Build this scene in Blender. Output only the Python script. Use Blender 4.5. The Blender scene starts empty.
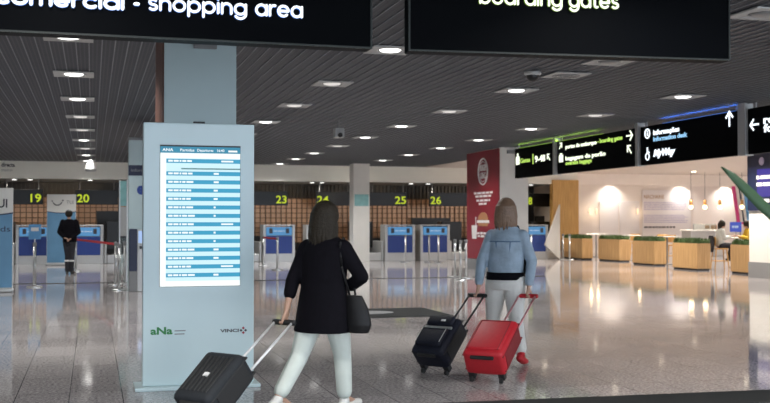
import bpy, bmesh, math, random
from mathutils import Vector, Matrix, Euler
random.seed(7)
PI = math.pi
sc = bpy.context.scene
COL = sc.collection

# ------------------------------------------------------------------ camera, world, exposure
FPX, YAW, CAMZ, HORY = 1040.0, math.atan(293 / 1040.0), 1.43, 222.0
cam_d = bpy.data.cameras.new('camera')
cam = bpy.data.objects.new('camera', cam_d); COL.objects.link(cam)
cam.location = (0, 0, CAMZ)
cam.rotation_euler = (PI / 2 + math.atan((HORY - 201.5) / FPX), 0, -YAW)
cam_d.sensor_width = 36; cam_d.lens = 36 * FPX / 770
cam_d.clip_end = 300
cam_d.dof.use_dof = True; cam_d.dof.focus_distance = 9.5; cam_d.dof.aperture_fstop = 3.2
sc.camera = cam
w = bpy.data.worlds.new('world'); sc.world = w; w.use_nodes = True
w.node_tree.nodes['Background'].inputs[0].default_value = (0.70, 0.80, 0.92, 1)
w.node_tree.nodes['Background'].inputs[1].default_value = 4.2
vs = sc.view_settings
vs.view_transform = 'Standard'; vs.look = 'None'; vs.gamma = 1; vs.use_curve_mapping = False
vs.exposure = 0.0
LAMP_W = 56.0          # each round ceiling downlight
HALL_W = 170.0          # food hall downlights
DESK_W = 16.0          # check-in downlights
sc.cycles.use_denoising = True
sc.cycles.max_bounces = 8

CS, SN = math.cos(YAW), math.sin(YAW)
def at_h(x, y, h):
    dc = (h - CAMZ) * FPX / (HORY - y); u = (x - 385) / FPX
    return Vector((dc * (SN + u * CS), dc * (CS - u * SN), h))
def at_Y(x, Y):
    u = (x - 385) / FPX; dc = Y / (CS - u * SN)
    return dc * (SN + u * CS), dc                       # world X, camera depth
def at_dc(x, dc):
    u = (x - 385) / FPX
    return Vector((dc * (SN + u * CS), dc * (CS - u * SN), 0))
def hz(y, dc): return CAMZ + (HORY - y) * dc / FPX      # height of a pixel row at a depth

# ------------------------------------------------------------------ materials
_m = {}
def mat(name, col, rough=0.5, metal=0.0, spec=0.5, var=0.0, scale=20.0, bump=0.0, emit=None, estr=1.0, coat=0.0, trans=0.0, sheen=0.0):
    if name in _m: return _m[name]
    m = bpy.data.materials.new(name); m.use_nodes = True; _m[name] = m
    nt = m.node_tree; b = nt.nodes['Principled BSDF']
    b.inputs['Base Color'].default_value = (*col, 1)
    b.inputs['Roughness'].default_value = rough
    b.inputs['Metallic'].default_value = metal
    b.inputs['Specular IOR Level'].default_value = spec
    if coat: b.inputs['Coat Weight'].default_value = coat
    if sheen: b.inputs['Sheen Weight'].default_value = sheen
    if trans: b.inputs['Transmission Weight'].default_value = trans
    tc = nt.nodes.new('ShaderNodeTexCoord')
    nz = nt.nodes.new('ShaderNodeTexNoise'); nz.inputs['Scale'].default_value = scale; nz.inputs['Detail'].default_value = 4
    nt.links.new(tc.outputs['Object'], nz.inputs['Vector'])
    if var:
        mx = nt.nodes.new('ShaderNodeMixRGB')
        mx.inputs[1].default_value = (*[c * (1 - var) for c in col], 1)
        mx.inputs[2].default_value = (*[min(1, c * (1 + var)) for c in col], 1)
        nt.links.new(nz.outputs[0], mx.inputs[0]); nt.links.new(mx.outputs[0], b.inputs['Base Color'])
    if bump:
        bp = nt.nodes.new('ShaderNodeBump'); bp.inputs['Strength'].default_value = bump; bp.inputs['Distance'].default_value = 0.01
        nt.links.new(nz.outputs[0], bp.inputs['Height']); nt.links.new(bp.outputs[0], b.inputs['Normal'])
    if emit:
        b.inputs['Emission Color'].default_value = (*emit, 1); b.inputs['Emission Strength'].default_value = estr
    return m

def floor_material():
    m = bpy.data.materials.new('polished_granite_tiles'); m.use_nodes = True
    nt = m.node_tree; N = nt.nodes; L = nt.links; b = N['Principled BSDF']
    tc = N.new('ShaderNodeTexCoord')
    mp = N.new('ShaderNodeMapping'); mp.inputs['Location'].default_value = (0.17, 0.1, 0)
    L.new(tc.outputs['Object'], mp.inputs['Vector'])
    br = N.new('ShaderNodeTexBrick'); br.offset = 0.0; br.squash = 1.0
    br.inputs['Scale'].default_value = 1.0
    br.inputs['Brick Width'].default_value = 0.42; br.inputs['Row Height'].default_value = 0.84
    br.inputs['Mortar Size'].default_value = 0.0035; br.inputs['Mortar Smooth'].default_value = 0.3
    br.inputs['Color1'].default_value = (0.33, 0.315, 0.318, 1); br.inputs['Color2'].default_value = (0.40, 0.382, 0.384, 1)
    br.inputs['Mortar'].default_value = (0.05, 0.047, 0.05, 1)
    L.new(mp.outputs[0], br.inputs['Vector'])
    n1 = N.new('ShaderNodeTexNoise'); n1.inputs['Scale'].default_value = 38; n1.inputs['Detail'].default_value = 5; n1.inputs['Roughness'].default_value = 0.75
    L.new(tc.outputs['Object'], n1.inputs['Vector'])
    r1 = N.new('ShaderNodeValToRGB'); r1.color_ramp.elements[0].position = 0.35; r1.color_ramp.elements[0].color = (0.36, 0.36, 0.37, 1)
    r1.color_ramp.elements[1].position = 0.66; r1.color_ramp.elements[1].color = (1.65, 1.62, 1.6, 1)
    L.new(n1.outputs[0], r1.inputs[0])
    mu = N.new('ShaderNodeMixRGB'); mu.blend_type = 'MULTIPLY'; mu.inputs[0].default_value = 1
    L.new(br.outputs['Color'], mu.inputs[1]); L.new(r1.outputs[0], mu.inputs[2])
    n2 = N.new('ShaderNodeTexNoise'); n2.inputs['Scale'].default_value = 0.9; n2.inputs['Detail'].default_value = 3
    L.new(tc.outputs['Object'], n2.inputs['Vector'])
    r2 = N.new('ShaderNodeValToRGB'); r2.color_ramp.elements[0].color = (0.8, 0.8, 0.8, 1); r2.color_ramp.elements[1].color = (1.18, 1.17, 1.16, 1)
    L.new(n2.outputs[0], r2.inputs[0])
    m2 = N.new('ShaderNodeMixRGB'); m2.blend_type = 'MULTIPLY'; m2.inputs[0].default_value = 1
    L.new(mu.outputs[0], m2.inputs[1]); L.new(r2.outputs[0], m2.inputs[2]); L.new(m2.outputs[0], b.inputs['Base Color'])
    rr = N.new('ShaderNodeMapRange'); rr.inputs['To Min'].default_value = 0.04; rr.inputs['To Max'].default_value = 0.09
    L.new(n2.outputs[0], rr.inputs['Value']); L.new(rr.outputs[0], b.inputs['Roughness'])
    b.inputs['Specular IOR Level'].default_value = 0.17
    bp = N.new('ShaderNodeBump'); bp.inputs['Strength'].default_value = 0.03; bp.inputs['Distance'].default_value = 0.002
    n3 = N.new('ShaderNodeTexNoise'); n3.inputs['Scale'].default_value = 6
    L.new(tc.outputs['Object'], n3.inputs['Vector']); L.new(n3.outputs[0], bp.inputs['Height']); L.new(bp.outputs[0], b.inputs['Normal'])
    return m

def mesh_material():
    m = bpy.data.materials.new('dark_open_mesh'); m.use_nodes = True
    nt = m.node_tree; N = nt.nodes; L = nt.links; b = N['Principled BSDF']
    tc = N.new('ShaderNodeTexCoord')
    br = N.new('ShaderNodeTexBrick'); br.offset = 0.0
    br.inputs['Scale'].default_value = 1.0; br.inputs['Brick Width'].default_value = 0.05; br.inputs['Row Height'].default_value = 0.075
    br.inputs['Mortar Size'].default_value = 0.009; br.inputs['Mortar Smooth'].default_value = 0.1
    br.inputs['Color1'].default_value = (0.009, 0.012, 0.021, 1); br.inputs['Color2'].default_value = (0.014, 0.017, 0.026, 1); br.inputs['Mortar'].default_value = (0.048, 0.052, 0.066, 1)
    L.new(tc.outputs['Object'], br.inputs['Vector']); L.new(br.outputs['Color'], b.inputs['Base Color'])
    b.inputs['Roughness'].default_value = 0.55; b.inputs['Specular IOR Level'].default_value = 0.35
    return m

def wood_material(name, c1, c2, rough=0.45, sc_=(30, 30, 1.5)):
    m = bpy.data.materials.new(name); m.use_nodes = True; _m[name] = m
    nt = m.node_tree; N = nt.nodes; L = nt.links; b = N['Principled BSDF']
    tc = N.new('ShaderNodeTexCoord'); mp = N.new('ShaderNodeMapping'); mp.inputs['Scale'].default_value = sc_
    L.new(tc.outputs['Object'], mp.inputs['Vector'])
    nz = N.new('ShaderNodeTexNoise'); nz.inputs['Scale'].default_value = 1; nz.inputs['Detail'].default_value = 5
    L.new(mp.outputs[0], nz.inputs['Vector'])
    r = N.new('ShaderNodeValToRGB'); r.color_ramp.elements[0].position = 0.3; r.color_ramp.elements[1].position = 0.7
    r.color_ramp.elements[0].color = (*c1, 1); r.color_ramp.elements[1].color = (*c2, 1)
    L.new(nz.outputs[0], r.inputs[0]); L.new(r.outputs[0], b.inputs['Base Color'])
    b.inputs['Roughness'].default_value = rough
    return m

M = dict(
    floor=floor_material(),
    wood=wood_material('oak_cladding', (0.50, 0.27, 0.07), (0.68, 0.40, 0.13)),
    planter=wood_material('planter_oak', (0.42, 0.25, 0.10), (0.58, 0.37, 0.17), 0.5),
    grid=mat('ceiling_grid_metal', (0.20, 0.205, 0.22), 0.55, 0.2, var=0.1, scale=3),
    runner=mat('ceiling_runner_metal', (0.20, 0.21, 0.23), 0.5, 0.1, var=0.1, scale=3),
    plenum=mat('dark_plenum', (0.022, 0.022, 0.026), 0.9, var=0.2),
    white=mat('white_paint', (0.72, 0.71, 0.67), 0.5, var=0.04, scale=4),
    cream=mat('cream_fascia', (0.82, 0.80, 0.72), 0.5, var=0.05, scale=2),
    beige=mat('beige_plaster', (0.80, 0.73, 0.68), 0.6, var=0.05, scale=3),
    hallceil=mat('hall_ceiling_plaster', (0.55, 0.49, 0.45), 0.7, var=0.05, scale=2),
    dark=mat('charcoal_panel', (0.03, 0.032, 0.036), 0.45, var=0.2, scale=5),
    black=mat('black_panel', (0.008, 0.008, 0.009), 0.35, var=0.2, scale=5),
    signblack=mat('sign_black_face', (0.0016, 0.0020, 0.0028), 0.5, spec=0.03, var=0.1, scale=5),
    frame=mat('sign_frame', (0.03, 0.033, 0.03), 0.35, 0.6, var=0.1),
    steel=mat('brushed_steel', (0.55, 0.56, 0.56), 0.3, 0.9, var=0.1, scale=40),
    alu=mat('satin_aluminium', (0.50, 0.50, 0.49), 0.4, 0.5, var=0.08, scale=30),
    greypaint=mat('grey_paint', (0.22, 0.225, 0.23), 0.5, var=0.06, scale=5),
    pillar=mat('pale_column_paint', (0.48, 0.60, 0.62), 0.45, var=0.04, scale=3),
    brown=mat('reddish_brown_cladding', (0.13, 0.06, 0.045), 0.45, var=0.15, scale=4),
    kiosk=mat('pale_teal_grey_enamel', (0.60, 0.74, 0.76), 0.3, var=0.03, scale=4, coat=0.2),
    royal=mat('royal_blue_panel', (0.020, 0.055, 0.27), 0.4, var=0.08, scale=8),
    red=mat('banner_red', (0.24, 0.016, 0.028), 0.4, var=0.08, scale=4),
    letter=mat('white_print', (0.80, 0.79, 0.77), 0.5, var=0.03),
    ink=mat('dark_print', (0.05, 0.05, 0.06), 0.6, var=0.05),
    navy=mat('navy_panel', (0.010, 0.016, 0.05), 0.4, var=0.1),
    skin=mat('skin', (0.50, 0.30, 0.21), 0.5, var=0.08, scale=30),
    hair_dark=mat('dark_brown_hair', (0.022, 0.017, 0.011), 0.6, spec=0.25, var=0.35, scale=60, bump=0.5),
    hair_brown=mat('brown_hair', (0.20, 0.12, 0.075), 0.45, var=0.4, scale=50, bump=0.5),
    blazer=mat('black_wool', (0.005, 0.0045, 0.007), 0.9, spec=0.12, var=0.3, scale=30, bump=0.3),
    trouser=mat('white_green_cotton', (0.66, 0.71, 0.65), 0.8, var=0.10, scale=9, bump=0.8),
    trouser2=mat('pale_grey_cotton', (0.72, 0.71, 0.67), 0.8, var=0.10, scale=9, bump=0.8),
    denim=mat('light_denim', (0.33, 0.42, 0.51), 0.8, var=0.38, scale=11, bump=1.0),
    denim_seam=mat('denim_seam', (0.11, 0.18, 0.28), 0.8, var=0.2, scale=14),
    shoe_white=mat('white_leather', (0.70, 0.68, 0.64), 0.4, var=0.05),
    shoe_dark=mat('dark_leather', (0.02, 0.018, 0.018), 0.4, var=0.1),
    blackleather=mat('black_leather', (0.008, 0.008, 0.009), 0.5, spec=0.3, var=0.2, scale=30, bump=0.2),
    case_dark=mat('charcoal_ribbed_fabric', (0.022, 0.025, 0.029), 0.65, spec=0.25, var=0.2, scale=40, bump=0.3),
    case_navy=mat('blue_black_fabric', (0.010, 0.012, 0.022), 0.65, spec=0.3, var=0.3, scale=40, bump=0.3),
    case_red=mat('red_fabric', (0.48, 0.012, 0.022), 0.55, var=0.12, scale=30, bump=0.2),
    case_red_side=mat('dark_red_fabric', (0.20, 0.008, 0.014), 0.55, var=0.12, scale=30, bump=0.2),
    rubber=mat('black_rubber', (0.015, 0.015, 0.015), 0.6, var=0.1),
    rod=mat('silver_rod', (0.80, 0.80, 0.80), 0.3, 0.3, var=0.05),
    rod_red=mat('pale_red_rod', (0.75, 0.35, 0.36), 0.35, 0.2, var=0.05),
    leaf=mat('leaf_green', (0.015, 0.055, 0.015), 0.5, var=0.4, scale=8),
    hedge=mat('hedge_green', (0.07, 0.13, 0.04), 0.7, var=0.5, scale=25),
    terracotta=mat('grey_clay', (0.20, 0.19, 0.18), 0.7, var=0.1),
    soil=mat('dark_soil', (0.03, 0.02, 0.013), 0.9, var=0.3),
    belt=mat('red_webbing', (0.50, 0.02, 0.03), 0.7, var=0.1),
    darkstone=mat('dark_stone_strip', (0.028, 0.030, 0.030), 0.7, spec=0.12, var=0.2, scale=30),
    lattice=mat('bronze_lattice', (0.16, 0.095, 0.055), 0.35, 0.5, var=0.15, scale=5),
    copper=mat('copper_tile', (0.50, 0.29, 0.17), 0.32, 0.5, var=0.2, scale=2.2, bump=0.6),
    ribbed=mat('dark_ribbed_wall', (0.05, 0.05, 0.052), 0.5, var=0.2, scale=4),
    yellow=mat('yellow_cotton', (0.65, 0.42, 0.03), 0.8, var=0.1),
    greytop=mat('pale_grey_cotton_top', (0.55, 0.57, 0.54), 0.8, var=0.1),
    bulbsocket=mat('brass_socket', (0.40, 0.22, 0.08), 0.35, 0.7, var=0.1),
    lampplate=mat('white_lamp_plate', (0.45, 0.45, 0.44), 0.5, var=0.05),
    lampoff=mat('unlit_diffuser', (0.20, 0.20, 0.20), 0.3, var=0.1),
)
E_ = lambda name, c, s: mat(name, (0.02, 0.02, 0.02), 0.5, emit=c, estr=s, spec=0.1)
M.update(
    lampon=E_('lit_diffuser', (1.0, 0.98, 0.95), 3.0), lampdim=E_('dim_diffuser', (1.0, 0.95, 0.9), 0.8),
    warmlamp=E_('warm_diffuser', (1.0, 0.86, 0.66), 9.0), bulb=E_('warm_bulb', (1.0, 0.74, 0.42), 7.0), sconce=E_('sconce_shade', (1.0, 0.78, 0.52), 1.3),
    text_white=E_('lit_white_letters', (0.86, 0.93, 1.0), 1.7), text_glow=E_('blue_letter_backlight', (0.10, 0.30, 1.0), 0.9),
    text_lime=E_('lit_lime_white_letters', (0.92, 1.0, 0.78), 1.5), text_gglow=E_('green_letter_backlight', (0.45, 0.8, 0.08), 0.35),
    text_green=E_('lit_green_letters', (0.55, 0.85, 0.15), 1.0), text_blue=E_('lit_blue_letters', (0.35, 0.68, 1.0), 1.0),
    numeral=E_('lit_yellow_numerals', (0.68, 0.82, 0.04), 0.85),
    scr_pale=E_('screen_pale_rows', (0.66, 0.93, 1.0), 1.0), scr_white=E_('screen_white_rows', (0.95, 1.0, 1.0), 1.05),
    scr_blue=E_('screen_blue_rows', (0.055, 0.36, 0.58), 1.0), scr_head=E_('screen_header', (0.05, 0.27, 0.42), 1.0),
    desk_scr=E_('desk_light_blue_sign', (0.12, 0.35, 0.66), 0.75), desk_scr2=E_('desk_white_glyphs', (0.6, 0.75, 0.9), 0.7),
    kscreen=E_('terminal_screen', (0.42, 0.60, 0.95), 0.9),
    strip_green=E_('added_green_glow', (0.5, 0.9, 0.1), 0.8), strip_blue=E_('added_blue_glow', (0.1, 0.3, 1.0), 0.8),
    purple=E_('purple_screen', (0.06, 0.04, 0.45), 0.7), pink=mat('pink_board', (0.6, 0.05, 0.22), 0.5, var=0.05),
    skyblue=mat('sky_blue_board', (0.12, 0.35, 0.65), 0.5, var=0.05),
    bluesign=E_('blue_menu_screen', (0.05, 0.10, 0.55), 0.8),
    banner_blue=mat('banner_blue', (0.13, 0.30, 0.48), 0.5, var=0.2, scale=2),
    teal=mat('teal_poster', (0.22, 0.45, 0.45), 0.4, var=0.3, scale=6),
    lilac=mat('lilac_print', (0.42, 0.38, 0.55), 0.6, var=0.05), panelwhite=mat('white_wall_panel', (0.74, 0.70, 0.70), 0.5, var=0.03),
    green_logo=mat('green_print', (0.03, 0.22, 0.06), 0.5, var=0.05), red_logo=mat('crimson_print', (0.35, 0.02, 0.04), 0.5, var=0.05),
    bun=mat('bun_brown', (0.42, 0.20, 0.09), 0.5, var=0.2), glass=mat('clear_glass', (0.85, 0.95, 0.93), 0.03, trans=0.95),
    lips=mat('lips', (0.38, 0.12, 0.10), 0.45, var=0.05), coat=mat('dark_coat_cloth', (0.02, 0.02, 0.026), 0.85, var=0.2),
)

# ------------------------------------------------------------------ mesh helpers
class MB:
    def __init__(s): s.bm = bmesh.new()
    def box(s, x0, x1, y0, y1, z0, z1, mtx=None):
        v = [s.bm.verts.new((x, y, z)) for x in (x0, x1) for y in (y0, y1) for z in (z0, z1)]
        for f in ((0, 1, 3, 2), (4, 6, 7, 5), (0, 4, 5, 1), (2, 3, 7, 6), (0, 2, 6, 4), (1, 5, 7, 3)):
            s.bm.faces.new([v[i] for i in f])
        if mtx is not None: bmesh.ops.transform(s.bm, matrix=mtx, verts=v)
        return s
    def rbox(s, x0, x1, y0, y1, z0, z1, r=0.01, seg=2, mtx=None):
        t = bmesh.new()
        bmesh.ops.create_cube(t, size=1)
        bmesh.ops.scale(t, vec=(x1 - x0, y1 - y0, z1 - z0), verts=t.verts)
        bmesh.ops.translate(t, vec=((x0 + x1) / 2, (y0 + y1) / 2, (z0 + z1) / 2), verts=t.verts)
        bmesh.ops.bevel(t, geom=list(t.edges), offset=r, segments=seg, affect='EDGES', profile=0.5)
        if mtx is not None: bmesh.ops.transform(t, matrix=mtx, verts=t.verts)
        s.merge(t); return s
    def merge(s, t):
        mp = {v: s.bm.verts.new(v.co) for v in t.verts}
        for f in t.faces:
            try: s.bm.faces.new([mp[v] for v in f.verts])
            except ValueError: pass
        t.free()
    def cone(s, a, b, r1, r2=None, n=12, cap=True):
        r2 = r1 if r2 is None else r2
        a, b = Vector(a), Vector(b); d = b - a
        if d.length < 1e-6: return s
        q = d.to_track_quat('Z', 'Y')
        ra, rb = [], []
        for i in range(n):
            c = Vector((math.cos(2 * PI * i / n), math.sin(2 * PI * i / n), 0))
            ra.append(s.bm.verts.new(a + q @ (c * r1))); rb.append(s.bm.verts.new(b + q @ (c * r2)))
        for i in range(n):
            j = (i + 1) % n; s.bm.faces.new((ra[i], ra[j], rb[j], rb[i]))
        if cap:
            s.bm.faces.new(list(reversed(ra))); s.bm.faces.new(rb)
        return s
    def tube(s, pts, r, n=8):
        for a, b in zip(pts[:-1], pts[1:]): s.cone(a, b, r, r, n)
        for p in pts[1:-1]: s.ball(p, r, sub=1)
        return s
    def ball(s, c, r, sub=2, sc_=(1, 1, 1)):
        t = bmesh.new(); bmesh.ops.create_icosphere(t, subdivisions=sub, radius=r)
        bmesh.ops.scale(t, vec=sc_, verts=t.verts); bmesh.ops.translate(t, vec=c, verts=t.verts)
        s.merge(t); return s
    def lathe(s, prof, n=20, c=(0, 0, 0)):
        rings = []
        for r, z in prof:
            rings.append([s.bm.verts.new((c[0] + r * math.cos(2 * PI * i / n), c[1] + r * math.sin(2 * PI * i / n), c[2] + z)) for i in range(n)])
        for A, B in zip(rings[:-1], rings[1:]):
            for i in range(n):
                j = (i + 1) % n; s.bm.faces.new((A[i], A[j], B[j], B[i]))
        s.bm.faces.new(list(reversed(rings[0]))); s.bm.faces.new(rings[-1]); return s
    def prism(s, pts, y0, y1):              # polygon in x,z extruded along y
        a = [s.bm.verts.new((x, y0, z)) for x, z in pts]; b = [s.bm.verts.new((x, y1, z)) for x, z in pts]
        s.bm.faces.new(a); s.bm.faces.new(list(reversed(b)))
        for i in range(len(pts)):
            j = (i + 1) % len(pts); s.bm.faces.new((a[i], b[i], b[j], a[j]))
        return s
    def loft(s, rings, n=24):               # (cx,cy,cz,rx,ry,rotz)
        R = []
        for cx, cy, cz, rx, ry, a in rings:
            ca, sa = math.cos(a), math.sin(a); L_ = []
            for i in range(n):
                t = 2 * PI * i / n; x, y = rx * math.cos(t), ry * math.sin(t)
                L_.append(s.bm.verts.new((cx + x * ca - y * sa, cy + x * sa + y * ca, cz)))
            R.append(L_)
        for A, B in zip(R[:-1], R[1:]):
            for i in range(n):
                j = (i + 1) % n; s.bm.faces.new((A[i], A[j], B[j], B[i]))
        s.bm.faces.new(list(reversed(R[0]))); s.bm.faces.new(R[-1]); return s
    def limb(s, pts, n=14):                 # (x,y,z,r)
        for p in pts: s.ball(p[:3], p[3], sub=2)
        for a, b in zip(pts[:-1], pts[1:]): s.cone(a[:3], b[:3], a[3], b[3], n)
        return s
    def ring(s, c, R, r, n=28, m=6, axis='Y', sq=1.0):
        V = []
        for i in range(n):
            t = 2 * PI * i / n; L_ = []
            for k in range(m):
                p = 2 * PI * k / m; rr = R + r * math.cos(p)
                L_.append(s.bm.verts.new((c[0] + rr * math.cos(t), c[1] + r * math.sin(p), c[2] + rr * math.sin(t) * sq)))
            V.append(L_)
        for i in range(n):
            for k in range(m):
                s.bm.faces.new((V[i][k], V[i][(k + 1) % m], V[(i + 1) % n][(k + 1) % m], V[(i + 1) % n][k]))
        return s
    def build(s, name, material, parent=None, smooth=False, loc=None, remesh=0, iters=4):
        bmesh.ops.recalc_face_normals(s.bm, faces=s.bm.faces)
        me = bpy.data.meshes.new(name); s.bm.to_mesh(me); s.bm.free()
        o = bpy.data.objects.new(name, me)
        if remesh:
            COL.objects.link(o)
            md = o.modifiers.new('r', 'REMESH'); md.mode = 'VOXEL'; md.voxel_size = remesh
            ms = o.modifiers.new('s', 'SMOOTH'); ms.factor = 0.5; ms.iterations = iters
            dg = bpy.context.evaluated_depsgraph_get(); dg.update()
            me2 = bpy.data.meshes.new_from_object(o.evaluated_get(dg))
            bpy.data.objects.remove(o); bpy.data.meshes.remove(me)
            me = me2; me.name = name; o = bpy.data.objects.new(name, me); smooth = True
        me.materials.clear(); me.materials.append(material)
        for p in me.polygons: p.use_smooth = smooth
        COL.objects.link(o)
        if parent is not None: o.parent = parent
        if loc is not None: o.location = loc
        return o

def tag(o, label=None, cat=None, group=None, kind=None):
    if label: o['label'] = label
    if cat: o['category'] = cat
    if group: o['group'] = group
    if kind: o['kind'] = kind
    return o
def thing(name, label, cat, loc=(0, 0, 0), rz=0, group=None):
    o = bpy.data.objects.new(name, None); COL.objects.link(o); o.empty_display_size = 0.1
    o.location = loc; o.rotation_euler = (0, 0, rz)
    return tag(o, label, cat, group)
def struct(name, mb, m, loc=None):
    o = mb.build(name, m, loc=loc); o['kind'] = 'structure'; return o
def dup(root, loc, label=None, group=None, rz=None, scale=None):
    r = root.copy(); COL.objects.link(r); r.location = loc
    if rz is not None: r.rotation_euler = (0, 0, rz)
    if scale is not None: r.scale = scale
    if label: r['label'] = label
    if group: r['group'] = group
    for ch in list(root.children):
        c = ch.copy(); COL.objects.link(c); c.parent = r
        for g in ch.children:
            d = g.copy(); COL.objects.link(d); d.parent = c
    return r

_cap = None
def text_bm(s, x0, x1, z, h, y=0.0, depth=0.004, bold=0.0, mb=None, shear=0.0):
    """letters standing in the x-z plane facing -y: from x0 to x1, baseline z, capital height h"""
    global _cap
    def ev(st, off=0.0, ex=0.0):
        cu = bpy.data.curves.new('t', 'FONT'); cu.body = st; cu.offset = off; cu.extrude = ex; cu.resolution_u = 3; cu.shear = shear
        o = bpy.data.objects.new('t', cu); COL.objects.link(o)
        dg = bpy.context.evaluated_depsgraph_get(); dg.update()
        me = bpy.data.meshes.new_from_object(o.evaluated_get(dg))
        bpy.data.objects.remove(o); bpy.data.curves.remove(cu); return me
    if _cap is None:
        me = ev('H'); _cap = max(v.co.y for v in me.vertices); bpy.data.meshes.remove(me)
    me = ev(s, bold, 0.05)
    xs = [v.co.x for v in me.vertices]; a, b = min(xs), max(xs)
    sx = (x1 - x0) / max(1e-6, b - a); sz = h / _cap
    mb = mb or MB()
    vs_ = [mb.bm.verts.new((x0 + (v.co.x - a) * sx, y - (v.co.z + 0.05) / 0.1 * depth, z + v.co.y * sz)) for v in me.vertices]
    for p in me.polygons:
        try: mb.bm.faces.new([vs_[i] for i in p.vertices])
        except ValueError: pass
    bpy.data.meshes.remove(me)
    return mb

def stroke_word(word, x0, x1, z, h, y, depth, wd):
    """round geometric lower case letters: x-height h (stroke centre lines), stroke width wd"""
    def arc(cx, cz, rx, rz, a0, a1, n=16):
        return [(cx + rx * math.cos(math.radians(a0 + (a1 - a0) * i / n)), cz + rz * math.sin(math.radians(a0 + (a1 - a0) * i / n))) for i in range(n + 1)]
    O = arc(.5, .5, .5, .5, 0, 360, 24)
    G = {'o': ([O], 1), 'c': ([arc(.5, .5, .5, .5, 48, 312)], .86), 'e': ([[(0.02, .5), (1, .5)] + arc(.5, .5, .5, .5, 0, 315)], 1),
         'a': ([O, [(1, 0), (1, 1)]], 1), 'd': ([O, [(1, 0), (1, 1.5)]], 1), 'b': ([O, [(0, 0), (0, 1.5)]], 1), 'p': ([O, [(0, -.45), (0, 1)]], 1),
         'g': ([O, [(1, 1), (1, .02)] + arc(.5, .02, .5, .46, 0, -150)], 1), 'r': ([[(0, 0), (0, 1)], arc(.42, .56, .42, .44, 180, 75, 8)], .5),
         'n': ([[(0, 0), (0, 1)], arc(.42, .58, .42, .42, 180, 0, 12) + [(.84, 0)]], .84), 'h': ([[(0, 0), (0, 1.5)], arc(.42, .58, .42, .42, 180, 0, 12) + [(.84, 0)]], .84),
         'm': ([[(0, 0), (0, 1)], arc(.36, .64, .36, .36, 180, 0, 12) + [(.72, 0)], arc(1.08, .64, .36, .36, 180, 0, 12) + [(1.44, 0)]], 1.44),
         'i': ([[(0, 0), (0, 1)], [(0, 1.38), (0, 1.42)]], 0.02), 'l': ([[(0, 0), (0, 1.5)]], 0.02), '-': ([[(0, .5), (.5, .5)]], .5),
         's': ([arc(.36, .75, .30, .25, 35, 270, 10) + arc(.36, .25, .33, .25, 88, -145, 10)], .68), 't': ([[(.2, 1.35), (.2, .25)] + arc(.42, .24, .22, .24, 180, 300, 6), [(0, 1), (.5, 1)]], .52)}
    gap = .34; pos = 0; items = []
    for ch in word:
        st, w_ = G[ch]; items.append((pos, st)); pos += w_ + gap
    tot = pos - gap; sx = (x1 - x0 - wd) / max(.01, tot)
    out = []
    for p_, st in items:
        mb = MB()
        for pl_ in st:
            P_ = [Vector((x0 + wd / 2 + (p_ + a) * sx, y, z + wd / 2 + b * (h - wd))) for a, b in pl_]
            for a, b in zip(P_[:-1], P_[1:]): mb.cone(a, b, wd / 2, wd / 2, 8)
            for a in P_: mb.ball(a, wd / 2, 1)
        for v in mb.bm.verts: v.co.y = y + (v.co.y - y) * depth / wd
        out.append(mb)
    return out

def arrow(mb, cx, cz, s, ang, y, d=0.01):
    """flat arrow with head, pointing along ang (0 = +x, 90 = up)"""
    m = Matrix.Translation((cx, 0, cz)) @ Matrix.Rotation(-math.radians(ang), 4, 'Y')
    t = s * 0.13
    mb.box(-s, s * 0.9, y - d, y, -t, t, m)
    for q in (1, -1):
        mm = m @ Matrix.Translation((s, 0, 0)) @ Matrix.Rotation(q * math.radians(135), 4, 'Y')
        mb.box(-t, s * 1.15, y - d, y, -t, t, mm)
    return mb

CEIL = 3.53
# ------------------------------------------------------------------ structure
struct('floor', MB().box(-9, 36, -4, 52, -0.1, 0), M['floor'])
struct('trim_1', MB().box(-9, 11.5, 25.2, 25.5, 0.0, 0.003), M['darkstone'])
a1, a2 = at_h(447, 402.5, 0), at_h(770, 389.5, 0)
d_ = (a2 - a1).normalized(); nrm = Vector((d_.y, -d_.x, 0))
tb = MB(); P0, P1 = a1 - d_ * 4, a2 + d_ * 4
q = [P0, P1, P1 + nrm * 0.55, P0 + nrm * 0.55]
lo = [tb.bm.verts.new((p.x, p.y, 0.0)) for p in q]; hi = [tb.bm.verts.new((p.x, p.y, 0.006)) for p in q]
tb.bm.faces.new(hi); tb.bm.faces.new(list(reversed(lo)))
for i in range(4): tb.bm.faces.new((lo[i], lo[(i + 1) % 4], hi[(i + 1) % 4], hi[i]))
struct('trim_2', tb, M['darkstone'])

struct('ceiling', MB().box(-9, 12.3, -4, 38.0, CEIL + 0.35, CEIL + 0.45), M['plenum'])
struct('ceiling_mesh', MB().box(-9, 12.3, -4, 38.0, CEIL + 0.012, CEIL + 0.03), mesh_material())
g = MB(); x = -8.9
while x < 12.2: g.box(x, x + 0.012, -4, 38, CEIL, CEIL + 0.013); x += 0.15
struct('ceiling_runner', g, M['runner'])
struct('ceiling_hall', MB().box(12.3, 36, 4, 41.0, CEIL, CEIL + 0.1), M['hallceil'])
struct('ceiling_check_in', MB().box(-9, 18.7, 38.2, 43.0, 2.96, 3.0), M['greypaint'])
struct('beam_check_in', MB().box(-9, 17.7, 38.0, 38.2, 2.94, CEIL + 0.44), M['cream'])
struct('beam_hall', MB().box(18.7, 36, 41.0, 41.3, 3.06, CEIL + 0.1), M['beige'])
struct('ceiling_alcove', MB().box(18.7, 36, 41.3, 43.4, 3.3, 3.4), M['beige'])
struct('wall_check_in', MB().box(-9, 18.7, 42.0, 42.2, 0, 3.0), M['ribbed'])
struct('wall_hall', MB().box(18.7, 36, 43.2, 43.4, 0, 3.4), M['beige'])
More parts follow.
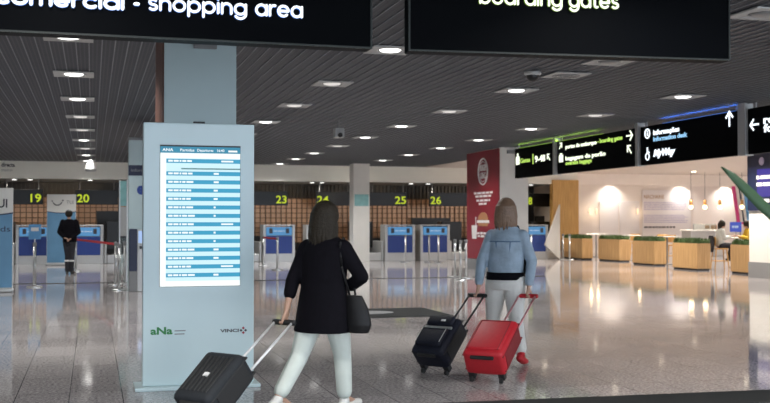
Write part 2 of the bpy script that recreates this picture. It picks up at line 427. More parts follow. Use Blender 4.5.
struct('wall_divider', MB().box(18.6, 18.72, 38.2, 43.2, 0, 3.5), M['beige'])
struct('wall_right', MB().box(35.8, 36, 4, 43.2, 0, 3.6), M['beige'])
struct('wall_left', MB().box(-9.2, -9, -4, 43, 0, 3.6), M['greypaint'])
# wood clad wall end
struct('wall_timber', MB().box(17.6, 18.72, 37.9, 38.2, 0, 3.10), M['wood'])
struct('wall_above_timber', MB().box(17.7, 18.72, 38.0, 38.2, 3.10, CEIL + .1), M['cream'])
# ribbed upper band of the check-in back wall
g = MB(); x = -8.9
while x < 18.5: g.box(x, x + 0.05, 41.9, 42.0, 2.3, 2.96); x += 0.16
struct('trim_3', g, M['ribbed'])
# copper coloured lattice wall
struct('wall_copper', MB().box(-8.9, 17.9, 41.2, 41.3, 0.6, 2.35), M['copper'])
g = MB(); x = -8.9
while x < 17.9: g.box(x, x + 0.035, 41.12, 41.2, 0.6, 2.35); x += 0.21
z = 0.6
while z < 2.36: g.box(-8.9, 17.9, 41.14, 41.2, z, z + 0.035); z += 0.195
struct('trim_4', g, M['lattice'])

# big column behind the totem
struct('column_front', MB().box(0.71, 1.45, 10.9, 12.2, 0, CEIL + 0.06), M['pillar'])
struct('column_front_cladding', MB().box(0.695, 0.71, 10.93, 12.2, 0, CEIL + 0.06), M['brown'])
bxn = MB().rbox(-0.12, 0.12, -0.05, 0, -0.06, 0.06, 0.008)
p = at_Y(204.5, 10.9)
o = bxn.build('junction_box', M['greypaint'], loc=(p[0], 10.9, 3.29)); tag(o, 'small grey box fixed high on the pale column behind the totem', 'box')
# column with red advertisement banner on its long side
CX, CY = 11.06, 27.3
struct('column_centre', MB().box(CX, CX + 0.85, CY, CY + 2.65, 0, CEIL + 0.3), M['white'])
struct('baseboard_centre', MB().box(CX - 0.02, CX + 0.87, CY - 0.02, CY + 2.67, 0, 0.32), M['greypaint'])
# far column seen right of the walking woman in black
def col_at(name, xa, xb, Y, mtl, top=CEIL):
    X0, _ = at_Y(xa, Y); X1, _ = at_Y(xb, Y)
    return X0, X1, struct(name, MB().box(X0, X1, Y, Y + 0.6, 0, top), mtl)
c0, c1, _o = col_at('column_back', 353.5, 369.5, 36.2, M['white'])
# right column at the picture edge
RX, RY = 16.4, 23.4
struct('column_right', MB().box(RX, RX + 1.0, RY - 2.6, RY, 0, CEIL), M['white'])
struct('baseboard_right', MB().box(RX - 0.02, RX + 1.02, RY - 2.62, RY + 0.02, 0, 0.40), M['greypaint'])

# ------------------------------------------------------------------ ceiling lamps
def area(name, loc, power, size, col=(1, .97, .93), rot=(0, 0, 0), shape='DISK', sy=None, parent=None, spread=None):
    l = bpy.data.lights.new(name, 'AREA'); l.energy = power; l.shape = shape; l.size = size; l.color = col
    if sy: l.size_y = sy
    if spread: l.spread = spread
    o = bpy.data.objects.new(name, l); COL.objects.link(o); o.location = loc; o.rotation_euler = rot
    if parent is not None: o.parent = parent
    return o
def downlight(kind, label, group, loc):
    t = thing('ceiling_downlight', label, 'ceiling light', loc, 0, group)
    mb = MB()
    mb.box(-.275, -.2, -.275, .275, -.015, 0).box(.2, .275, -.275, .275, -.015, 0).box(-.2, .2, -.275, -.2, -.015, 0).box(-.2, .2, .2, .275, -.015, 0)
    n = 24; r0 = 0.17
    # plate with round hole: fan between square and circle
    sq, ci = [], []
    for i in range(n):
        a = 2 * PI * i / n; c, s = math.cos(a), math.sin(a); k = 0.2 / max(abs(c), abs(s))
        sq.append(mb.bm.verts.new((c * k, s * k, -0.012))); ci.append(mb.bm.verts.new((c * r0, s * r0, -0.012)))
    for i in range(n): mb.bm.faces.new((sq[i], sq[(i + 1) % n], ci[(i + 1) % n], ci[i]))
    mb.build('mounting_plate', M['lampplate'], t)
    MB().ring((0, 0, 0), 0.17, 0.012, 24, 6).build('rim', M['alu'], t).rotation_euler = (PI / 2, 0, 0)
    dm = {'on': M['lampon'], 'dim': M['lampdim'], 'off': M['lampoff']}[kind]
    MB().lathe([(0.02, -0.030), (0.08, -0.027), (0.12, -0.018), (0.135, -0.004)], 24).build('diffuser', dm, t, True)
    if kind != 'off':
        area('bulb_light', (0, 0, -0.05), LAMP_W * (1 if kind == 'on' else 0.45), 0.3, (1, .98, .95), parent=t, spread=2.3)
    return t
def light_dup(root, loc, label, group):
    r = dup(root, loc, label, group); return r
gl = 'round downlights in square plates across the grid ceiling'
spec = []
for i, k in enumerate(['on', 'on', 'on', 'dim', 'dim', 'on', 'dim', 'on', 'on']):
    spec.append((-0.27 + 0.012 * i, 12.27 + 3.08 * i, k, 'in the aisle row left of the big pale column'))
for Yv, k in zip([12.15, 15.35, 18.4, 21.6, 24.8, 27.9, 31.0, 34.1, 37.0], ['on', 'dim', 'dim', 'on', 'off', 'on', 'off', 'dim', 'on']):
    spec.append((3.49, Yv, k, 'in the row passing right of the big pale column'))
for Yv, k in zip([9.0, 12.25, 15.35, 18.6, 21.75, 24.87, 27.9, 31.0, 34.0, 37.0], ['off', 'off', 'on', 'dim', 'on', 'on', 'dim', 'on', 'on', 'on']):
    spec.append((6.5, Yv, k, 'in the middle ceiling row above the two women'))
for Yv, k in zip([15.35, 18.5, 21.6, 24.9, 27.9, 31.0, 34.0, 36.9], ['on', 'dim', 'on', 'on', 'on', 'on', 'on', 'on']):
    spec.append((9.5, Yv, k, 'in the row next to the hanging direction signs'))
protos = {}
rank = ['nearest', 'second nearest', 'third nearest', 'fourth nearest', 'fifth nearest', 'sixth nearest', 'seventh nearest', 'eighth nearest', 'ninth nearest', 'farthest']
cnt = {}
for X, Yv, k, where in spec:
    c = cnt.get(where, 0); cnt[where] = c + 1
    tot = sum(1 for s_ in spec if s_[3] == where)
    rk = 'farthest' if c == tot - 1 else rank[c]
    state = {'on': 'bright', 'dim': 'dim', 'off': 'unlit'}[k]
    lab = f'{state} square downlight, {rk} {where}'
    if k not in protos: protos[k] = downlight(k, lab, gl, (X, Yv, CEIL))
    else: light_dup(protos[k], (X, Yv, CEIL), lab, gl)
# the same lamps go on out of the picture, above the camera and to both sides
for X in (-6.3, -3.3):
    for Yv in (6, 12.3, 18.4, 24.6, 30.8, 36.8):
        light_dup(protos['on'], (X, Yv, CEIL), 'bright square downlight left of the picture', gl)
for X in (-0.27, 3.49, 6.5, 9.5):
    for Yv in (-0.5, 3.0, 5.6):
        light_dup(protos['on'], (X, Yv, CEIL), 'bright square downlight above the camera', gl)
t = thing('ceiling_loudspeaker', 'square unlit ceiling loudspeaker plate between two downlights beyond the green lettered sign', 'loudspeaker', (6.5, 13.55, CEIL))
MB().rbox(-.27, .27, -.27, .27, -.015, 0, .004).build('plate', M['lampplate'], t)
g = MB()
for r_ in (.05, .1, .15, .19): g.ring((0, 0, 0), r_, .012, 24, 6)
g.build('grille', M['lampoff'], t, loc=(0, 0, -.016)).rotation_euler = (PI / 2, 0, 0)

# hall downlights and check-in downlights (small round)
def spot(label, group, loc, power, m='warmlamp', r=0.09, col=(1, .90, .80), spread=None):
    t = thing('recessed_spotlight', label, 'ceiling light', loc, 0, group)
    MB().lathe([(r * 1.35, -0.008), (r * 1.3, 0.0)], 20).build('rim', M['alu'], t)
    MB().lathe([(r, -0.02), (r * 1.02, -0.006)], 20).build('diffuser', M[m], t)
    area('bulb_light', (0, 0, -0.04), power, r * 2, col, parent=t, spread=spread or 2.3)
    return t
hg = 'recessed spotlights in the food hall ceiling'
n_ = 0
for X in (15.0, 19.5, 24.0, 28.5, 33):
    for Yv in (18, 23, 28, 33, 38):
        nm = {15.0: 'first', 19.5: 'second', 24.0: 'third', 28.5: 'fourth', 33: 'last'}[X]
        dn = {18: 'nearest', 23: 'second nearest', 28: 'middle', 33: 'second farthest', 38: 'farthest'}[Yv]
        if n_ == 0: sp0 = spot(f'warm recessed spotlight, {dn} in the {nm} food hall row from the signs', hg, (X, Yv, CEIL), HALL_W)
        else: dup(sp0, (X, Yv, CEIL), f'warm recessed spotlight, {dn} in the {nm} food hall row from the signs', hg)
        n_ += 1
wg = 'wall washing spotlights above the food hall back wall'
for i, px in enumerate((612, 682, 727)):
    X, dc = at_Y(px, 43.0)
    spot(['wall spotlight over the pale panels beside the timber wall', 'wall spotlight right above the white text panel', 'wall spotlight behind the striped coloured boards'][i], wg, (X, 42.85, 3.3), 32, col=(1, .93, .84), spread=2.2)
dg_ = 'small downlights above the check-in desks'
cs0 = None
for i, px in enumerate((14, 30, 90, 232, 312, 322, 411, 428, 531)):
    X, dc = at_Y(px, 39.4)
    lab = ['over the leftmost desk edge', 'over desk nineteen', 'over desk twenty', 'behind the totem', 'left over desk twenty-four', 'right over desk twenty-four', 'over desk twenty-five', 'over desk twenty-six', 'over desk twenty-eight'][i]
    if cs0 is None: cs0 = spot('small round check-in downlight ' + lab, dg_, (X, 39.4, 2.96), DESK_W, 'lampon', 0.08, (1, .9, .75))
    else: dup(cs0, (X, 39.4, 2.96), 'small round check-in downlight ' + lab, dg_)
# added warm wash along the copper wall, lamps without a fixture
for X in (-5, -1, 3, 7, 11, 15):
    area('added_wall_wash', (X, 40.3, 2.9), 14, 2.6, (1, .72, .42), (math.radians(35), 0, 0), 'RECTANGLE', 0.1)

# ------------------------------------------------------------------ big overhead signs
SZ0 = 2.60
def bigsign(xl, yl, xr, yr, name_label, texts, lm, gm, extendl=0.0):
    A = at_h(xl, yl, SZ0); B = at_h(xr, yr, SZ0)
    d = (B - A); L_ = d.length; ang = math.atan2(d.y, d.x)
    t = thing('overhead_sign', name_label, 'sign', (A.x, A.y, SZ0), ang, 'large black lettered signs hanging from the ceiling')
    MB().rbox(-extendl, L_, 0.0, 0.14, 0, CEIL - SZ0, .006).build('panel', M['signblack'], t)
    e = MB(); e.box(-extendl, L_, -.008, .0, 0, .012).box(-.0 - extendl, .012 - extendl, -.008, 0, 0.012, CEIL - SZ0).box(L_ - .012, L_, -.008, 0, 0.012, CEIL - SZ0)
    e.build('edge_frame', M['frame'], t)
    for k in (0.3, L_ - 0.3): MB().cone((k, .07, CEIL - SZ0), (k, .07, CEIL - SZ0 + .3), .015).build('hanger', M['steel'], t)
    for (s, pxa, pxb, ybase, capx, bold) in texts:
        # pixel columns to positions along the sign
        def along(px):
            u = (px - 385) / FPX; R = Vector((SN + u * CS, CS - u * SN)); n = Vector((-d.y, d.x)).normalized()
            k = (A.x * n.x + A.y * n.y) / (R.x * n.x + R.y * n.y); P = R * k
            return (P.x - A.x) * d.x / L_ + (P.y - A.y) * d.y / L_, k
        xa, ka = along(pxa); xb, kb = along(pxb)
        zb = hz(ybase, (along((pxa + pxb) / 2)[1])) - SZ0; h = capx * ka / FPX
        wd_ = bold * ka / FPX
        a_ = stroke_word(s, xa, xb, zb, h, -0.026, 0.010, wd_); b_ = stroke_word(s, xa, xb, zb, h, -0.012, 0.012, wd_ * 1.12)
        for q1, q2 in zip(a_, b_):
            lt = q1.build('letter', M[lm], t, True); q2.build('letter_backlight', M[gm], lt, True)
    return t
bigsign(0, 31.0, 372, 48.5, 'wide black overhead sign with white words shopping area, left of the two large signs',
        [('comercial', -7, 123.5, 7.3, 13.2, 3.6), ('-', 132, 139, 10.4, 13, 3.2), ('shopping', 146.5, 246, 13.2, 12.8, 2.6), ('area', 254, 302, 17.2, 12.8, 2.6)], 'text_white', 'text_glow', 1.6)
bigsign(408.5, 50.5, 731, 60.4, 'wide black overhead sign with pale green words boarding gates, right of the two large signs',
        [('boarding', 478.5, 562, 5.5, 12.5, 2.5), ('gates', 568, 618.5, 8.4, 12.5, 2.5)], 'text_lime', 'text_gglow')

# ------------------------------------------------------------------ side direction signs on the plane X = 11.2
SX = 11.2
def Yof(px):
    u = (px - 385) / FPX; dc = SX / (SN + u * CS); return dc * (CS - u * SN), dc
Z0, Z1 = 2.63, 3.44
def sidesign(xa, xb, label, build):
    Ya, da = Yof(xa); Yb, db = Yof(xb) if xb < 800 else (10.0, 13.0)
    L_ = Ya - Yb
    t = thing('direction_sign', label, 'sign', (SX, Ya, Z0), -PI / 2, 'black direction signs hanging in line beside the food hall')
    MB().rbox(0, L_, 0, .12, 0, Z1 - Z0, .005).build('panel', M['signblack'], t)
    def lx(px): return Ya - Yof(px)[0]
    def lz(px, py): return hz(py, Yof(px)[1]) - Z0
    build(t, lx, lz, L_)
    for k in (0.15, L_ - 0.15): MB().cone((k, .06, Z1 - Z0), (k, .06, CEIL - Z0 + .3), .02).build('hanger', M['steel'], t)
    return t
def txt(t, s, lx, lz, xa, xb, py, ph, m, bold=0.02, name='lettering', shear=0):
    _, dm = Yof((xa + xb) / 2)
    a = lx(xa); b = lx(xb); zc = lz((xa + xb) / 2, py)
    text_bm(s, a, b, zc, ph * dm / FPX, -0.004, 0.006, bold, shear=shear).build(name, M[m], t)
def s1(t, lx, lz, L_):
    g = MB(); a = lx(516.3); b = lx(519.8); z = lz(518, 164)
    g.rbox(a, b, -.012, -.003, z - .02, z + .2, .003).box((a * 2 + b) / 3, (a + 2 * b) / 3, -.012, -.003, z + .2, z + .29)
    g.build('pictogram', M['text_lime'], t)
    txt(t, 'Gates', lx, lz, 520.5, 530.5, 162.3, 4.2, 'text_green')
    x = lx(533); MB().box(x, x + .05, -.012, -.003, lz(533, 164), lz(533, 154)).build('divider_bar', M['text_green'], t)
    txt(t, '9-48', lx, lz, 535.3, 545.5, 161.5, 6.0, 'text_lime', 0.03)
    arrow(MB(), lx(549), lz(549, 157.2), .11, 135, -.003).build('arrow', M['text_lime'], t)
sidesign(515, 553.5, 'small black direction sign with gate numbers 9-48, hanging next to the banner column', s1)
def s2(t, lx, lz, L_):
    arrow(MB(), lx(561), lz(561, 146), .10, 45, -.003).build('plane_pictogram', M['text_lime'], t)
    g = MB(); z = lz(562, 162); a = lx(559.5); b = lx(563.5)
    g.rbox(a, b, -.012, -.003, z, z + .17, .003).box(a + .06, b - .06, -.012, -.003, z + .17, z + .22)
    g.build('bag_pictogram', M['text_lime'], t)
    txt(t, 'portas de embarque', lx, lz, 566, 597, 146.3, 3.8, 'text_lime', 0.03)
    txt(t, '- boarding gates', lx, lz, 598, 623, 141.2, 4.0, 'text_green', 0.03)
    txt(t, 'bagagem de porão', lx, lz, 566, 606, 157.8, 4.0, 'text_lime', 0.03)
    txt(t, 'oversize baggage', lx, lz, 566, 592, 163.6, 3.8, 'text_green', 0.03)
    arrow(MB(), lx(630), lz(630, 135.5), .13, 0, -.003).build('right_arrow', M['text_lime'], t)
    arrow(MB(), lx(630), lz(630, 149.5), .12, 135, -.003).build('diagonal_arrow', M['text_lime'], t)
sidesign(557.5, 636.5, 'long black direction sign with green-white boarding gates and baggage words, second from the banner column', s2)
def s3(t, lx, lz, L_):
    g = MB(); c = (lx(648), -.006, lz(648, 133.5)); g.ring(c, .095, .014); g.box(c[0] - .015, c[0] + .015, -.012, -.003, c[2] - .05, c[2] + .02).box(c[0] - .015, c[0] + .015, -.012, -.003, c[2] + .035, c[2] + .06)
    g.build('information_pictogram', M['text_white'], t)
    g = MB(); c = (lx(648), -.006, lz(648, 156.5)); g.ring(c, .07, .013)
    g.box(c[0] - .02, c[0] + .02, -.012, -.003, c[2] + .05, c[2] + .19); g.box(c[0], c[0] + .08, -.012, -.003, c[2] + .07, c[2] + .10)
    g.build('wheelchair_pictogram', M['text_white'], t)
    txt(t, 'Informações', lx, lz, 654, 680, 133.0, 4.8, 'text_white', 0.03)
    txt(t, 'Information desk', lx, lz, 654, 688, 138.8, 4.3, 'text_blue', 0.03)
    txt(t, 'MyWay', lx, lz, 654, 676, 155.0, 6.4, 'text_white', 0.05, shear=0.3)
    g = MB(); arrow(g, lx(730.3), lz(730.3, 119), .135, 90, -.003); g.build('up_arrow', M['text_white'], t)
sidesign(641, 740, 'long black direction sign with white information words and an upward arrow', s3)
def s4(t, lx, lz, L_):
    arrow(MB(), lx(755.5), lz(755.5, 124.5), .12, 180, -.003).build('left_arrow', M['text_white'], t)
    a = lx(764.5)
    text_bm('restaurantes', a, a + 1.75, lz(765, 123.5), .13, -.004, .006, .03).build('lettering', M['text_white'], t)
    text_bm('food court', a, a + 1.45, lz(765, 132), .13, -.004, .006, .03).build('lettering', M['text_white'], t)
sidesign(748.5, 900, 'black direction sign cut by the right picture edge, with a left arrow', s4)
for i, (px, lab) in enumerate(((555.5, 'steel hanging post between the gate number sign and the boarding gates sign'), (638.8, 'steel hanging post between the boarding gates sign and the information sign'), (744.2, 'wide steel hanging post at the near end of the information sign'))):
    Yp, dcp = Yof(px)
    wd = (.055, .06, .11)[i]
    o = MB().rbox(-.03, .15, -wd, wd, 0, CEIL + .3 - Z0 + .02, .006).build('hanging_post', M['alu'], loc=(SX - .02, Yp, Z0 - .02)); tag(o, lab, 'post', 'steel posts carrying the direction signs')
# strips added on the sign tops to cast a coloured glow on the ceiling
for (xa, xb, m, colr, pw, lab) in ((516, 600, 'strip_green', (.5, .9, .08), 8, 'added green glow strip on top of the gate and boarding signs'), (660, 738, 'strip_blue', (.06, .22, 1), 8, 'added blue glow strip on top of the information sign')):
    Ya, Yb = Yof(xa)[0], Yof(xb)[0]
    o = thing('added_glow_strip', lab, 'light', (SX + .085, (Ya + Yb) / 2, Z1), 0, 'added coloured glow strips on the direction signs')
    MB().rbox(-.015, .015, -(Ya - Yb) / 2, (Ya - Yb) / 2, 0, .02, .004).build('diffuser', M[m], o)
    area('added_strip_glow', (-.05, 0, .03), pw, .04, colr, (0, math.radians(140), 0), 'RECTANGLE', (Ya - Yb), parent=o)

# ------------------------------------------------------------------ flight information totem
KX0, KX1, KY, KH = 0.42, 1.37, 9.10, 2.285
t = thing('information_totem', 'tall pale grey-blue flight information totem with a lit screen, standing before the column', 'information totem', (KX0, KY, 0))
KW = KX1 - KX0
MB().rbox(0, KW, 0, 0.16, 0.03, KH, .008).build('housing', M['kiosk'], t)
MB().rbox(-.065, KW + .045, -.10, .30, 0, .03, .006).build('base_plate', M['kiosk'], t)
MB().rbox(KW / 2 - .05, KW / 2 + .05, .04, .09, KH, KH + .02, .004).build('top_sensor', M['black'], t)
def kx(px): return at_Y(px, KY)[0] - KX0
def kz(py, px=200): return hz(py, at_Y(px, KY)[1])
sx0, sx1, sz0, sz1 = kx(160), kx(240), kz(286), kz(147)
MB().box(sx0 - .003, sx1 + .003, -.004, 0, sz0 - .003, sz1 + .014).build('screen_bezel', M['black'], t)
scr = MB().box(sx0, sx1, -.007, -.004, sz0, sz1).build('screen', M['scr_pale'], t); scr['label'] = 'lit departures screen with blue and pale rows'
MB().box(sx0, sx1, -.010, -.007, kz(153.3), sz1).build('header_bar', M['scr_head'], scr)
txs = text_bm('ANA', kx(162), kx(173), kz(151.6), .024, -.010, .002, .02)
text_bm('Partidas', kx(180), kx(194), kz(151.6), .022, -.010, .002, .01, mb=txs)
text_bm('Departures', kx(197), kx(213), kz(151.6), .022, -.010, .002, .01, mb=txs)
text_bm('16:40', kx(217), kx(224), kz(151.6), .022, -.010, .002, .01, mb=txs)
txs.box(kx(228), kx(237), -.012, -.010, kz(151.8), kz(150))
txs.build('header_lettering', M['scr_white'], scr)
MB().box(sx0, sx1, -.010, -.007, kz(158.5), kz(153.3)).build('top_row', M['scr_white'], scr)
MB().box(sx0, sx1, -.010, -.007, sz0, kz(280.5)).build('bottom_row', M['scr_white'], scr)
MB().box(sx0, kx(166), -.010, -.007, kz(280.5), kz(158.5)).build('time_column', M['scr_white'], scr)
rowsY = [161.2] + [173.7 + 8.42 * i for i in range(13)]
for i, yy in enumerate(rowsY):
    rw = MB().box(kx(166), sx1, -.0105, -.007, kz(yy + 2.1), kz(yy - 2.0)).build('flight_row', M['scr_blue'], scr)
wd = MB()
for i, yy in enumerate(rowsY):
    xx = 168
    for wlen in (4.5, 5, 1.8, random.uniform(3, 6), random.uniform(4, 9)):
        wd.box(kx(xx), kx(xx + wlen), -.0125, -.0105, kz(yy + .9), kz(yy - .9)); xx += wlen + .9
    if i in (0, 7, 12): wd.box(kx(221), kx(233), -.0125, -.0105, kz(yy + .8), kz(yy - .8))
    else: wd.box(kx(213.5), kx(213.5 + random.choice((2, 4, 5))), -.0125, -.0105, kz(yy + .9), kz(yy - .9))
wd.build('flight_details', M['scr_white'], scr)
MB().box(kx(181), sx1, -.010, -.007, kz(169.6), kz(168.2)).build('grey_row', M['teal'], scr)
text_bm('aNa', kx(151), kx(173), kz(334, 160), .058, -.0005, .002, .035).build('green_logo', M['green_logo'], t)
g = MB(); g.box(kx(175), kx(186), -.002, 0, kz(331, 180), kz(330, 180)).box(kx(175), kx(185), -.002, 0, kz(334.2, 180), kz(333.2, 180)); g.build('logo_caption', M['greypaint'], t)
text_bm('VINCI', kx(220.5), kx(239), kz(331.8, 230), .026, -.0005, .002, .03).build('maker_logo', M['ink'], t)
g = MB(); g2 = MB()
for k, (dx, dz) in enumerate(((0, 1), (1, 0), (0, -1), (-1, 0))):
    s_ = .013; cx = kx(243.6) + dx * .02; cz = kz(330, 243) + dz * .02
    (g if k % 2 == 0 else g2).prism([(cx, cz + s_), (cx + s_, cz), (cx, cz - s_), (cx - s_, cz)], -.003, 0)
g.build('logo_diamonds', M['red_logo'], t); g2.build('logo_diamonds', M['ink'], t)

# ------------------------------------------------------------------ dark rectangle with a lighter oval on the floor
t = thing('dark_floor_patch', 'dark rectangular patch on the floor beyond the woman in black', 'floor hatch', (3.4, 15.0, 0))
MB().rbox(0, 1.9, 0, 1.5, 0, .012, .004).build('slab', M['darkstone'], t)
MB().lathe([(.42, 0), (.42, .005)], 28).build('lighter_oval', M['greypaint'], t, loc=(.75, .75, .012)).scale = (1, .7, 1)

# ------------------------------------------------------------------ check-in desks
DY = 37.0
def make_desk(label, loc):
    t = thing('check_in_desk', label, 'check-in desk', loc, 0, 'blue fronted check-in desks')
    MB().rbox(-.50, .50, 0.03, .60, .0, 1.22, .01).build('body', M['greypaint'], t)
    for s in (-1, 1): MB().rbox(s * .53 - .05, s * .53 + .05, -.02, .65, 0, 1.29, .01).build('side_frame', M['alu'], t)
    MB().rbox(-.58, .58, -.04, .68, 1.29, 1.33, .008).build('counter_top', M['alu'], t)
    MB().box(-.48, .48, -.005, .03, .30, .92).build('front_panel', M['royal'], t)
    MB().box(-.48, .48, -.01, .03, 0, .29).build('kick_plate', M['alu'], t)
    d = MB().rbox(-.46, .46, -.05, .03, .95, 1.25, .01).build('display_panel', M['desk_scr'], t)
    for k in (-.36, .24): MB().box(k, k + .12, -.054, -.05, 1.02, 1.2).build('display_corner', M['ink'], d)
    g = MB()
    for k, w_ in ((-.2, .12), (-.05, .18), (.15, .05)): g.box(k, k + w_, -.054, -.05, 1.09, 1.12)
    g.build('display_text', M['desk_scr2'], d)
    return t
deskX = {}
proto = None
for num, px, lab in ((19, 34, 'blue check-in desk under number 19, behind the post with a small blue sign'), (20, 86, 'check-in desk under number 20, right of the guard in black'),
                     (23, 279, 'blue check-in desk under number 23, just right of the flight totem'), (24, 322, 'check-in desk under number 24, mostly hidden behind the woman in black'),
                     (25, 400, 'blue check-in desk under number 25, right of the pale far column'), (26, 435, 'blue check-in desk under number 26, left of the red banner'),
                     (28, 534, 'blue check-in desk under number 28, right of the woman in denim')):
    X, dc = at_Y(px, DY); deskX[num] = X
    if proto is None: proto = make_desk(lab, (X, DY, 0))
    else: dup(proto, (X, DY, 0), lab)
# baggage belts beside the desks
def make_belt(label, loc):
    t = thing('baggage_belt', label, 'baggage belt', loc, 0, 'baggage belts between the check-in desks')
    MB().rbox(-.42, .42, 0, 1.6, 0, .30, .02).build('scale_base', M['alu'], t)
    MB().box(-.36, .36, .02, 1.6, .30, .32).build('rubber_belt', M['rubber'], t)
    for s in (-1, 1): MB().rbox(s * .47 - .04, s * .47 + .04, -.02, 1.6, 0, .72, .02).build('side_rail', M['alu'], t)
    MB().rbox(-.42, .42, 1.2, 1.75, .45, 1.45, .02).build('tunnel_hood', M['black'], t)
    return t
pb = None
for X, lab in ((deskX[19] - 1.12, 'baggage belt left of desk 19 at the picture edge'), (deskX[20] + 1.12, 'baggage belt right of desk 20 behind the red belt barrier'), (deskX[23] - 1.12, 'baggage belt left of desk 23 beside the totem'),
               (deskX[25] - 1.12, 'baggage belt between the pale far column and desk 25'), (deskX[26] + 1.12, 'baggage belt right of desk 26 behind the steel barrier posts'), (deskX[28] + 1.14, 'baggage belt right of desk 28 near the timber wall')):
    if pb is None: pb = make_belt(lab, (X, DY + .1, 0))
    else: dup(pb, (X, DY + (.75 if 'timber' in lab else .1), 0), lab)
# number boards
def number_board(num, pxn, pxb0, pxb1):
    Y = 39.3
    Xn0, dc = at_Y(pxn[0], Y); Xn1, _ = at_Y(pxn[1], Y); X0, _ = at_Y(pxb0, Y); X1, _ = at_Y(pxb1, Y)
    t = thing('desk_number_board', f'black hanging board with lit yellow number {num}', 'sign', (X0, Y, 2.06), 0, 'black number boards above the check-in desks')
    MB().rbox(0, X1 - X0, 0, .1, 0, .54, .01).build('board', M['black'], t)
    text_bm(str(num), Xn0 - X0, Xn1 - X0, .09, .28, -.003, .01, .01).build('numeral', M['numeral'], t)
    for k in (.15, X1 - X0 - .15): MB().cone((k, .05, .54), (k, .05, .92), .02).build('hanger', M['greypaint'], t)
for a in ((19, (30.5, 41), 2, 43), (20, (77, 89), 75, 118), (23, (276, 286.5), 248, 288), (24, (317, 328.5), 316, 352), (25, (395, 406), 369, 407), (26, (430.5, 441), 429.5, 468), (28, (524.5, 532), 523.5, 557)):
    number_board(*a)
# dark screens and monitors behind the desks
def back_screen(px0, px1, y0, y1, lab):
    Y = 40.9; X0, dc = at_Y(px0, Y); X1, _ = at_Y(px1, Y)
    t = thing('partition_screen', lab, 'screen', (X0, Y, 0), 0, 'dark partition screens behind the check-in desks')
    zt = hz(y0, dc)
    MB().prism([(0, .02), (X1 - X0, .02), (X1 - X0 + .1, zt), (-.1, zt)], 0, .12).build('screen', M['black'], t)
    for k in (.1, X1 - X0 - .1): MB().box(k - .04, k + .04, -.1, .2, 0, .04).build('foot', M['greypaint'], t)
back_screen(99, 117, 211, 262, 'tall dark partition behind the baggage belt by desk 20')
back_screen(414, 448, 218, 262, 'wide dark partition between desks 25 and 26')
back_screen(450, 466, 238, 262, 'low dark partition behind the steel barrier posts')
back_screen(370, 386, 238, 262, 'low dark partition right of the pale far column')
back_screen(256, 265, 236, 262, 'narrow dark partition left of desk 23')
back_screen(538, 556, 216, 262, 'dark partition behind desk 28')
# white slanted drape beside the timber wall
Xa, dca = at_Y(545, 36.6); Xb, _ = at_Y(560, 36.6)
o = MB().prism([(0, 0.55), (Xb - Xa, 0.0), (Xb - Xa, 2.1)], 0, .1).build('slanted_panel', M['white'], loc=(Xa, 36.6, 0)); tag(o, 'white triangular slanted panel leaning beside the timber clad wall end', 'panel')

# fascia lettering
Xf, dcf = at_Y(0, 38.0)
o = text_bm('directa', at_Y(1, 38)[0], at_Y(14.5, 38)[0], hz(166.5, dcf), .13, 0, .01, .03).build('fascia_lettering', M['ink'], loc=(0, 38.0, 0)); tag(o, 'small dark word on the cream fascia at the left picture edge', 'lettering')
o = text_bm('check-in', at_Y(1, 38)[0], at_Y(12, 38)[0], hz(171, dcf), .08, 0, .01, .0).build('fascia_caption', M['greypaint'], loc=(0, 38.0, 0)); tag(o, 'thin grey caption under the dark word on the cream fascia', 'lettering')
# far column posters
X0, dcq = at_Y(354.5, 36.2); X1, _ = at_Y(368.5, 36.2)
o = MB().box(0, X1 - X0, -.02, 0, 0, .42).build('column_poster', M['teal'], loc=(X0, 36.2, hz(206, dcq))); tag(o, 'teal notice on the pale far column between numbers 24 and 25', 'poster')

# ------------------------------------------------------------------ roll-up banners (left)
def banner(x0, x1, dc, ytop, label, big):
    P = at_dc(x1, dc); W = big
    h = hz(ytop, dc)
    t = thing('standing_banner', label, 'banner', (P.x - W, P.y, 0), 0, 'white and blue standing banners')
    MB().rbox(-.02, W + .02, -.12, .14, 0, .07, .02).build('base', M['alu'], t)
    MB().rbox(0, W, 0, .05, .07, h, .008).build('print_panel', M['white'], t)
    zc = h * .745
    pts = [(0.01, .09), (W - .01, .09), (W - .01, zc + .03)] + [(W * (1 - i / 10), zc + .03 - .05 * math.sin(i / 10 * PI)) for i in range(1, 10)] + [(0.01, zc + .02)]
    MB().prism(pts, -.006, 0.0).build('blue_print', M['banner_blue'], t)
    pts2 = [(W * (1 - i / 10), zc + .045 - .05 * math.sin(i / 10 * PI)) for i in range(0, 11)] + [(W * (i / 10), zc + .02 - .05 * math.sin(i / 10 * PI)) for i in range(0, 11)]
    MB().prism(pts2, -.008, -.002).build('wave_line', M['navy'], t)
    return t, W, h
t, W, h = banner(-20, 13, 21.3, 188, 'white and blue standing banner at the left picture edge', 0.95)
text_bm('TUI', W - .44, W - .11, hz(207.5, 21.3), .17, 0, .006, .02).build('lettering', M['ink'], t)
text_bm('ds', W - .24, W - .05, hz(231.5, 21.3), .11, -.006, .006, .0).build('small_lettering', M['navy'], t)
t, W, h = banner(51, 76, 34.5, 194.5, 'white and blue standing banner with a smile logo, behind the guard in black', 0.92)
g = MB()
for i in range(9):
    a0, a1 = math.radians(200 + i * 16), math.radians(216 + i * 16)
    g.cone((.33 + .14 * math.cos(a0), -.006, h - .22 + .14 * math.sin(a0)), (.33 + .14 * math.cos(a1), -.006, h - .22 + .14 * math.sin(a1)), .018, n=6)
g.ball((.17, -.006, h - .22), .025, 1).ball((.5, -.006, h - .2), .03, 1)
g.build('smile_logo', M['ink'], t)
